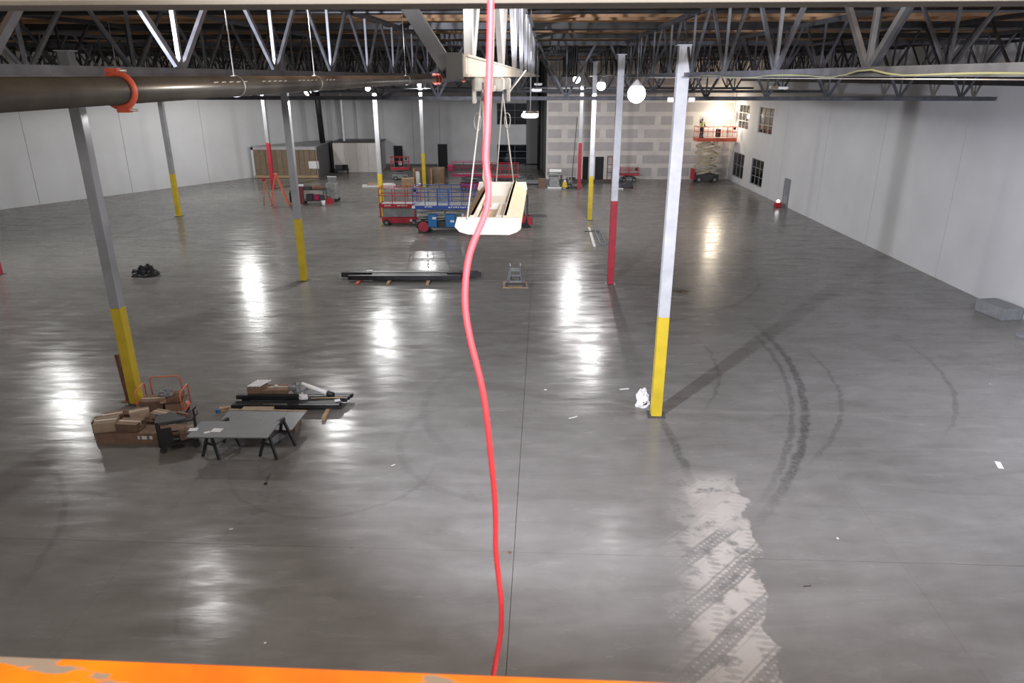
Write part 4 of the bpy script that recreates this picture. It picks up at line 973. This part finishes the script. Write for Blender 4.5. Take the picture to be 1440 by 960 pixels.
# ---- dark steel bundle on dunnage in the middle
c = P(577, 397); yb_ = c.y
t0 = None
spec = [(-8.0, -2.5, .0, .22, 'grey-black steel tube at the front of the middle bundle'), (-6.9, -3.2, .27, .22, 'shorter steel tube in the middle of the dark bundle'), (-8.45, -1.55, .55, .24, 'longest steel tube at the rear of the dark bundle'), (-8.2, -1.7, .82, .22, 'rearmost steel tube of the dark bundle')]
for k, (a, b, dy, h, l) in enumerate(spec):
    tt = thing('steel_tube', l, 'tube', ((a + b) / 2, yb_ + .15 + dy, .10), 0)
    MB().box((0, 0, h / 2), (b - a, .22, h)).build('tube_body', 'dark', tt, bevel=.012)
    for s in (-1, 1): MB().box((s * (b - a) / 2, 0, h / 2), (.02, .16, h - .07)).build('end_opening', 'black', tt)
for x, l, m in ((P(505, 397).x, 'rusty wooden bearer under the left end of the steel tubes', 'lorange'), (P(547, 398).x, 'grey bearer under the steel tubes, second from left', 'wood'), (P(602, 398).x, 'grey bearer under the steel tubes near the red cord', 'wood')):
    tag(MB().box((x, yb_ + .35, .05), (.14, 1.6, .10)).build('timber_bearer', m, loc=(x, yb_ + .35, 0)), l, 'timber')
q = P(525, 383); tag(MB().box((q.x, yb_ + 1.0, .33), (.3, .2, .01)).build('paper_tag', 'paper', loc=(q.x, yb_ + 1.0, .325)), 'small white paper lying on the dark steel tubes', 'paper')
# ---- black frame on plywood sheet
c = P(724, 405); t = tag(MB().box((c.x + .03, c.y + .55, .012), (1.2, 1.1, .024)).build('plywood_sheet', 'wood', loc=(c.x, c.y + .5, 0)), 'square of bare plywood under the grey metal frame', 'board')
t = thing('metal_frame_dolly', 'grey metal frame standing on the plywood square', 'frame', (c.x + .03, c.y + .6, .024))
for s in (-1, 1):
    MB().beam((s * .42, -.4, .1), (s * .22, .9, .55), .08, .10).build('side_rail', 'greyp', t)
    MB().box((s * .42, -.4, .09), (.12, .14, .18)).build('foot', 'bark', t); MB().box((s * .22, .85, .28), (.07, .07, .56)).build('rear_leg', 'bark', t)
    MB().beam((s * .3, -.3, .22), (s * .2, .35, .60), .05, .06).build('inner_rail', 'greyp', t)
for y, z, w in ((-.4, .12, .9), (-.22, .2, .62), (.3, .36, .6), (.36, .60, .42), (.85, .55, .44)): MB().box((0, y, z), (w, .09, .08)).build('crossbar', 'greyp' if y > -.3 else 'bark', t)
for s in (-1, 1): MB().cyl((s * .25, .9, .6), (s * .25, .9, .8), .04, 8).build('handle_grip', 'zinc', t)

# ---- bars on the floor by the third yellow column
a, b = P(828, 322), P(836, 350); tag(MB().beam(a + Vector((0, 0, .07)), b + Vector((0, 0, .07)), .16, .14).build('galvanised_bar', 'zinc', loc=(a + b) / 2), 'single grey bar lying lengthwise left of the red-based column', 'bar')
a, b = P(840, 326), P(848, 345)
t = thing('u_frame', 'narrow looped metal frame lying beside the single grey bar', 'frame', (a + b) / 2)
c = (a + b) / 2
for s in (-.17, .17): MB().beam(a - c + Vector((s, 0, .06)), b - c + Vector((s, 0, .06)), .07, .12).build('side_bar', 'greyp', t)
for p in (a, b): MB().box(p - c + Vector((0, 0, .06)), (.42, .08, .12)).build('end_bar', 'greyp', t)
a, b = P(822, 329), P(836, 328); tag(MB().beam(a + Vector((0, 0, .16)), b + Vector((0, 0, .16)), .05, .05).build('short_rod', 'bark', loc=(a + b) / 2), 'short dark rod crossing the single grey bar', 'rod')

# ---- black heap
q = P(204, 388)
t = thing('tarp_heap', 'crumpled black tarp heap alone on the left floor', 'tarp', (q.x, q.y + .1, 0))
b = MB().blob((0, 0, 0), (1.25, .75, .34), 3, .3, 16, 6); b.blob((-.15, -.1, .0), (.8, .5, .46), 5, .35, 12, 5); b.blob((.18, .1, 0), (.6, .5, .52), 9, .3, 12, 5)
b.build('folds', 'black', t)
# ---- scraps
def scrap(px, py, w, d, rz, label, m='paper', h=.01):
    q = P(px, py); return tag(MB().box((q.x, q.y, h / 2 + .002), (w, d, h), rz).build('scrap', m, loc=(q.x, q.y, 0)), label, 'scrap')
s = scrap(1405, 654, .13, .36, -.35, 'white printed paper slip on the floor near the right edge'); 
scrap(1392, 0 + 540, .02, .02, 0, 'tiny pale chip on the floor at right', h=.02)
scrap(806, 587, .30, .04, .5, 'thin pale strip on the floor between the cord and the right column'); scrap(878, 547, .30, .07, .2, 'white strip on the floor left of the white bag'); scrap(767, 548, .08, .05, .2, 'small white chip on the floor right of the cord')
scrap(373, 904, .04, .04, .4, 'tiny white speck low on the left floor'); scrap(1178, 757, .03, .06, .2, 'tiny white speck on the right floor'); scrap(1135, 824, .16, .02, .1, 'thin dark sliver on the right floor', 'bark')
scrap(325, 744, .08, .04, .4, 'small white scrap on the floor below the sawhorse table'); scrap(553, 654, .11, .02, .6, 'thin white sliver on the floor right of the sawhorse table'); scrap(716, 777, .06, .06, 0, 'small brown spot of debris beside the slab joint', 'bronze', .02)
# ---- white bag at the right column
q = P(905, 573); t = thing('white_bag', 'torn white plastic bag at the foot of the right yellow column', 'bag', (q.x, q.y + .12, 0))
MB().blob((0, 0, 0), (.42, .34, .36), 4, .25, 14, 6).build('bag_body', 'paper', t); MB().blob((-.02, .08, .2), (.36, .22, .30), 6, .35, 12, 4).build('torn_top', 'paper', t)
MB().box((.02, -.13, .16), (.14, .06, .10), .4).build('dark_contents', 'bark', t)
# ---- grey board leaning at the right edge
q = P(1424, 470); t = thing('dark_hose_coil', 'dark coil and board lying by the right wall at the picture edge', 'coil', (20.3, q.y - .4, 0))
MB().tube([(math.cos(a) * (.4 + .03 * math.sin(5 * a)), math.sin(a) * .3, .05 + .01 * a) for a in [k * .4 for k in range(48)]], .03, 6).build('hose', 'bark', t)
MB().box((-.5, .2, .05), (.5, .3, .1), .4).build('flat_piece', 'greyp', t)
q = Q(1418, 432, 28.8); tag(MB().box((20.48, 28.4, .25), (.9, 1.5, .5), .15).build('grey_box', 'greyp', loc=(20.48, 28.4, 0), bevel=.01), 'low grey box against the right wall near the picture edge', 'box')

# ================================================================= LEFT CLUTTER
# long carton in front
a, b = P(136, 626), P(262, 624)
t = carton(((a.x + b.x) / 2, (a.y + b.y) / 2 + .3, 0), ((b - a).length, .55, .32), 0, 'long low cardboard carton at the front of the left clutter', 'carton', tape=False)
W = (b - a).length
for x, w in ((.1, .14), (.28, .08), (-.05, .05)): MB().box((x, -.278, .2), (w, .004, .10)).build('shipping_label', 'paper', t)
MB().box((-.2, -.278, .15), (W * .9, .003, .012)).build('seam', 'bronze', t)
X0 = (a.x + b.x) / 2; Y0 = (a.y + b.y) / 2
CB = [  # px, py of base centre, z, size, rot, label, material, open
 (157, 622, .33, (.55, .5, .26), .25, 'pale open-topped carton on the left end of the long carton', 'cartonlt', False),
 (190, 621, .33, (.62, .42, .22), -.1, 'brown carton on the middle of the long carton', 'carton', False),
 (154, 600, 0, (.56, .4, .35), .25, 'brown carton behind the left end of the long carton', 'carton', False),
 (187, 602, 0, (.50, .4, .40), .2, 'tilted reddish carton in the middle of the left clutter', 'carton', True),
 (214, 604, 0, (.48, .4, .38), .1, 'brown carton in front of the orange cart', 'carton', False),
 (238, 600, 0, (.40, .4, .34), -.15, 'brown carton right of the orange cart front, behind the black shelf cart', 'cartonlt', True),
 (205, 600, .41, (.5, .3, .2), .5, 'narrow carton slanting on top of the left clutter', 'cartonlt', False),
 (170, 598, .36, (.5, .3, .14), .4, 'flat carton on top of the rear left carton', 'carton', False),
 (228, 606, .40, (.45, .32, .16), -.35, 'flat tan carton on the front carton of the orange cart', 'cartonlt', False),
]
for px_, py_, z, sz, rz_, l, m, op in CB:
    q = P(px_, py_); y = Y0 + .88 if z == 0 else (Y0 + .32 if z == .33 else Y0 + .88)
    carton((q.x if z != .33 else P(px_, 615).x, y, z), sz, rz_, l, m, op)
q = P(201, 612); tag(MB().blob((q.x, q.y - .05, .34), (.3, .22, .16), 11, .35, 12, 5).build('plastic_bag', 'poly', loc=(q.x, q.y, .34)), 'crumpled clear plastic bag among the left cartons', 'bag')
# orange cart
q = P(222, 594); t = thing('orange_cart', 'orange tube-framed cart loaded with cartons beside the left yellow column', 'cart', (q.x + .05, q.y + .45, 0), .12)
w_, d_ = .62, .75
MB().box((0, 0, .22), (w_ * 2, d_, .05)).build('platform', 'lorange', t)
for s, hgt in ((-1, .95), (1, .85)):
    x = s * w_ * .98; k = d_ / 2
    MB().tube([(x, -k, .22), (x, -k, hgt - .08), (x, -k + .08, hgt), (x, k - .08, hgt), (x, k, hgt - .08), (x, k, .22)], .022, 8).build('hoop', 'lorange', t)
    MB().cyl((x, -k, hgt * .6), (x, k, hgt * .6), .018, 8).build('hoop_bar', 'lorange', t)
MB().tube([(-w_ * .7, k, .25), (-w_ * .7, k, 1.02), (-w_ * .6, k, 1.1), (w_ * .6, k, 1.1), (w_ * .7, k, 1.02), (w_ * .7, k, .25)], .022, 8).build('hoop', 'lorange', t)
for sx in (-1, 1):
    for sy in (-1, 1): MB().cyl((sx * w_ * .8, sy * .28 - .02, .1), (sx * w_ * .8, sy * .28 + .02, .1), .095, 12).build('caster', 'rubber', t)
c0 = Vector((q.x + .05, q.y + .45, .245))
carton(c0 + Vector((-.25, -.08, 0)), (.62, .48, .36), .12, 'square brown carton at the left on the orange cart', 'carton')
carton(c0 + Vector((.35, -.05, 0)), (.48, .5, .30), .3, 'brown carton at the right on the orange cart', 'carton', True)
tag(MB().blob(c0 + Vector((.05, .12, .36)), (.4, .3, .16), 21, .4, 12, 5).build('grey_bag', 'greyp', loc=c0 + Vector((.05, .12, .36))), 'crumpled grey bag on the cartons of the orange cart', 'bag')
q = P(243, 566); carton((q.x, q.y + .1, 0), (.7, .35, .12), .2, 'flat brown carton behind the orange cart', 'carton', tape=False); carton((q.x + .15, q.y - .35, 0), (.5, .3, .1), -.3, 'small flat tan carton right of the orange cart', 'cartonlt', tape=False)
tag(MB().beam((q.x - .1, q.y + .1, .16), (q.x + .6, q.y - .15, .06), .1, .04).build('wood_offcut', 'wood', loc=(q.x, q.y, .06)), 'pale wood offcut leaning on the flat carton behind the orange cart', 'timber')
# rusty post leaning behind the yellow column
a = P(181, 563); tp = Q(164, 498, a.y + .1)
t = thing('rusty_post_jack', 'rusty red post leaning beside the left yellow column', 'post', a)
MB().beam((0, 0, 0), tp - a, .11, .09).build('post', 'bronze', t); d = tp - a
MB().box(d * .62 + Vector((.16, 0, 0)), (.26, .08, .32), M=Matrix.Rotation(.2, 3, 'Y')).build('bracket', 'bronze', t); MB().box(d * .12 + Vector((.16, 0, 0)), (.22, .08, .4)).build('bracket', 'maroon', t)
MB().box((0, 0, .01), (.3, .3, .02)).build('foot_plate', 'bronze', t)
# black shelf cart
q = P(246, 636); t = thing('black_shelf_cart', 'black two-shelf cart full of parts left of the sawhorse table', 'cart', (q.x, q.y + .35, 0), .42)
MB().box((0, 0, .22), (.95, .55, .06)).build('lower_shelf', 'black', t); MB().box((-.12, 0, .88), (.72, .55, .06)).build('upper_shelf', 'bark', t)
for x in (-.45, .45):
    for y in (-.25, .25): MB().box((x, y, .55), (.05, .05, .75)).build('post', 'black', t); MB().cyl((x * .9, y - .02, .09), (x * .9, y + .02, .09), .09, 12).build('caster', 'rubber', t)
MB().box((-.47, 0, .55), (.04, .55, .7)).build('end_panel', 'black', t); MB().box((-.28, -.27, .5), (.3, .03, .45)).build('door_panel', 'black', t)
for z in (.35, .6): MB().box((.1, .26, z), (.75, .03, .03)).build('side_bar', 'black', t)
MB().tube([(.45, -.25, .9), (.55, -.25, .98), (.55, .25, .98), (.45, .25, .9)], .02, 8).build('push_handle', 'black', t)
c0 = Vector((q.x, q.y + .35, 0)); Rm = Matrix.Rotation(.42, 3, 'Z')
for i, (x, y, z, sz, m, l) in enumerate([(.18, -.05, .25, (.3, .25, .2), 'carton', 'small brown box on the lower shelf of the black cart'), (.36, .1, .25, (.16, .2, .14), 'paper', 'white packet on the lower shelf of the black cart'), (.3, -.15, .45, (.2, .18, .16), 'cartonlt', 'tan box stacked inside the black cart')]):
    p = c0 + Rm @ Vector((x, y, z)); tag(MB().box(p + Vector((0, 0, sz[2] / 2)), sz, .6).build('small_box', m, loc=p, bevel=.006), l, 'box')
p = c0 + Rm @ Vector((.2, 0, .91)); tag(MB().beam(p + Vector((-.2, .1, .02)), p + Vector((.15, -.05, .02)), .06, .05).build('hand_tool', 'bronze', loc=p), 'rusty hand tool lying on top of the black cart', 'tool')

# sawhorse table
zt_ = .86
fl, fr_, br, bl = P(262, 614, zt_), P(376, 615, zt_), P(394, 592, zt_), P(283, 592, zt_)
cx = (fl.x + fr_.x + br.x + bl.x) / 4; cy = (fl.y + br.y) / 2
vs = [fl, fr_, br, bl]
b = MB(); b.add([v - Vector((0, 0, .03)) for v in vs] + vs, [(3, 2, 1, 0), (4, 5, 6, 7), (0, 1, 5, 4), (1, 2, 6, 5), (2, 3, 7, 6), (3, 0, 4, 7)])
tag(b.build('table_sheet', 'sheet', loc=(cx, cy, zt_ - .03)), 'large grey sheet laid on two black sawhorses as a table', 'table')
def sawhorse(x, y, label, rz):
    t = thing('sawhorse', label, 'sawhorse', (x, y, 0), rz); h = zt_ - .035
    MB().box((0, 0, h - .05), (.09, .80, .10)).build('top_beam', 'black', t, bevel=.01)
    for sy in (-1, 1):
        for sx in (-1, 1): MB().beam((sx * .27, sy * .40, 0), (sx * .03, sy * .33, h - .08), .07, .05, up=(0, 1, 0)).build('leg', 'black', t)
        MB().box((0, sy * .37, .42), (.28, .03, .05)).build('leg_brace', 'black', t)
    MB().box((0, 0, .36), (.26, .70, .03)).build('tray', 'bark', t)
    return t
lx = P(305, 645); sawhorse(lx.x - .03, lx.y + .42, 'black folding sawhorse under the left end of the grey sheet', -.35)
rx = P(383, 645); sawhorse(rx.x + .02, rx.y + .42, 'black folding sawhorse under the right end of the grey sheet', -.35)
for px_, py_, w, d, rz_, l in ((272, 604, .22, .16, .1, 'white paper at the left end of the grey sheet'), (291, 608, .14, .10, .5, 'small crumpled white paper on the grey sheet'), (305, 605, .26, .20, -.1, 'larger white paper with a folded corner on the grey sheet')):
    q = P(px_, py_, zt_); tag(MB().box((q.x, q.y, zt_ + .006), (w, d, .008), rz_).build('paper_sheet', 'paper', loc=(q.x, q.y, zt_)), l, 'paper')
q = P(374, 680); tag(MB().tube([(q.x - .02, q.y + .45, .01), (q.x - .03, q.y + .2, .01), (q.x, q.y, .01), (q.x + .03, q.y - .02, .012)], .004, 6).box((q.x, q.y - .02, .02), (.07, .05, .04)).build('short_cable', 'black', loc=(q.x, q.y, 0)), 'short thin black cable with plug on the floor below the table', 'cable')
# long sheet on boxes behind the table
zs = .42
vs = [P(300, 604, zs), P(410, 604, zs), P(431, 578, zs), P(322, 576, zs)]
b = MB(); b.add([v - Vector((0, 0, .03)) for v in vs] + vs, [(3, 2, 1, 0), (4, 5, 6, 7), (0, 1, 5, 4), (1, 2, 6, 5), (2, 3, 7, 6), (3, 0, 4, 7)])
t = tag(b.build('steel_sheet', 'sheet', loc=vs[0]), 'pale grey sheet lying on cartons behind the sawhorse table', 'sheet')
a, b_ = vs[3] - vs[0], vs[2] - vs[0]
MB().beam(vs[3] - vs[0] + Vector((0, .02, -.01)), vs[2] - vs[0] + Vector((0, .02, -.01)), .05, .05).build('wooden_edge', 'wood', t)
for f in (.2, .5, .78): MB().beam((vs[0].lerp(vs[1], f)) - vs[0] + Vector((0, 0, .002)), (vs[3].lerp(vs[2], f)) - vs[0] + Vector((0, 0, .002)), .012, .004).build('seam', 'greyp', t)
q = P(406, 608); carton((q.x - .08, q.y + .3, 0), (.55, .6, .38), .0, 'brown carton supporting the right corner of the pale sheet', 'carton', tape=False)
q = P(365, 590); carton((q.x, q.y - .15, 0), (.9, .5, .38), .0, 'low carton under the middle of the pale sheet', 'cartonlt', tape=False)
q = P(322, 577); tag(MB().box((q.x - .05, q.y, .06), (.42, .14, .12), .25).build('wood_block', 'wood', loc=(q.x, q.y, 0)), 'pale wooden block with blue edge left of the pale sheet', 'timber')
q = P(315, 578); tag(MB().box((q.x - .1, q.y, .05), (.08, .3, .10), -.4).build('blue_strip', 'sky', loc=(q.x, q.y, 0)), 'small blue strip beside the pale wooden block', 'strip')

# black beams bundle with cartons on it
zb_ = .12
fl, fr_, br, bl = P(332, 575), P(476, 577), P(488, 556), P(340, 560)
base_y = fl.y; Lb = fr_.x - fl.x + .1; cxb = (fl.x + fr_.x) / 2
for k in range(6):
    y = base_y - .16 + k * .155; sh = .05 * k
    tt = thing('black_beam', ['frontmost black beam of the bundle behind the pale sheet', 'second black beam of the bundle from the front', 'third black beam of the bundle from the front', 'fourth black beam of the bundle, under the cartons', 'fifth black beam of the bundle, near the back', 'rearmost black beam on the floor bearers'][k], 'beam', (cxb + sh + (.0 if k != 2 else .1), y, zb_))
    MB().box((0, 0, .06), (Lb - (.0 if k != 2 else .5), .14, .12)).build('beam_body', 'dark', tt, bevel=.01)
    for s in (-1, 1): MB().box((s * (Lb - (.0 if k != 2 else .5)) / 2, 0, .06), (.012, .09, .08)).build('end_opening', 'black', tt)
tt = thing('black_beam', 'upper black beam lying on the left of the bundle, in front of the cartons', 'beam', (cxb - .75 + .1, base_y - .25 + .49, zb_ + .125))
MB().box((0, 0, .06), (Lb * .58, .14, .13)).build('beam_body', 'dark', tt, bevel=.01)
for s in (-1, 1): MB().box((s * Lb * .29, 0, .06), (.012, .09, .08)).build('end_opening', 'black', tt)
for f, l, m in ((.12, 'pale timber bearer under the left end of the black beams', 'wood'), (.88, 'pale timber bearer sticking out under the right end of the black beams', 'wood')):
    x = fl.x + Lb * f; tag(MB().box((x, base_y - .25 + .15, .055), (.10, 1.35, .11)).build('timber_bearer', m, loc=(x, base_y, 0)), l, 'timber')
zz = zb_ + .125
q = P(358, 558, zz); carton((q.x + .05, base_y - .25 + .80, zz), (.55, .42, .30), .15, 'brown carton topped with white strips on the black beams, left', 'carton', tape=False)
for i in range(5): tag(MB().beam((q.x - .18 + i * .08, base_y - .25 + .62, zz + .33), (q.x + .02 + i * .09, base_y - .25 + 1.05, zz + .36), .06, .03).build('white_strip', 'paper', loc=(q.x - .18 + i * .08, base_y - .25 + .62, zz + .315)), 'white strip across the left carton on the black beams, %s from the left' % ORD[i], 'strip', 'white strips on the left carton of the black beams')
q = P(388, 558, zz); carton((q.x, base_y - .25 + .84, zz), (.85, .48, .22), .05, 'wide flat brown carton in the middle on the black beams', 'carton', tape=True)
tag(MB().blob((q.x - .05, base_y - .25 + .85, zz + .235), (.14, .1, .06), 8, .3, 10, 4).build('paper_ball', 'paper', loc=(q.x - .05, base_y - .25 + .85, zz + .235)), 'small white paper ball on the wide flat carton', 'paper')
carton((q.x + .52, base_y - .25 + .86, zz), (.16, .42, .30), .1, 'narrow upright reddish carton beside the wide flat one', 'carton', tape=False)
q = P(417, 556, zz); tag(MB().blob((q.x, base_y - .25 + .80, zz), (.55, .42, .34), 31, .35, 14, 6).build('plastic_bag', 'poly', loc=(q.x, base_y - .25 + .8, zz)), 'crumpled clear plastic bag on the black beams left of the white tube', 'bag')
tag(MB().blob((q.x + .25, base_y - .25 + .50, zz), (.3, .22, .16), 33, .35, 12, 5).build('plastic_bag', 'paper', loc=(q.x + .25, base_y - .25 + .5, zz)), 'smaller white plastic bag in front of the clear one on the black beams', 'bag')
a, b_ = Vector((q.x + .12, base_y - .25 + .95, zz + .27)), Vector((P(462, 556, zz).x, base_y - .25 + .70, zz + .07))
tt = thing('white_tube', 'white tube with black end cap lying on the right of the black beams', 'tube', b_)
MB().cyl(a - b_, (0, 0, 0), .07, 16).build('tube_body', 'white', tt); dd_ = -(a - b_).normalized(); MB().cyl(dd_ * -.03, dd_ * .17, .085, 16).build('end_cap', 'black', tt)
q = P(474, 566, zz); tag(MB().box((q.x - .02, base_y - .25 + .32, zz + .012), (.16, .14, .02), .4).build('paper_tag', 'paper', loc=(q.x, base_y - .25 + .3, zz)), 'small white paper on the right end of the black beams', 'paper')
q = P(460, 562, zz); tag(MB().cyl((q.x - .5, base_y - .25 + .45, zz + .02), (q.x + .5, base_y - .25 + .52, zz + .02), .018, 8).build('wooden_stick', 'wood', loc=(q.x, base_y - .25 + .48, zz)), 'thin wooden stick lying across the black beams below the white tube', 'stick')
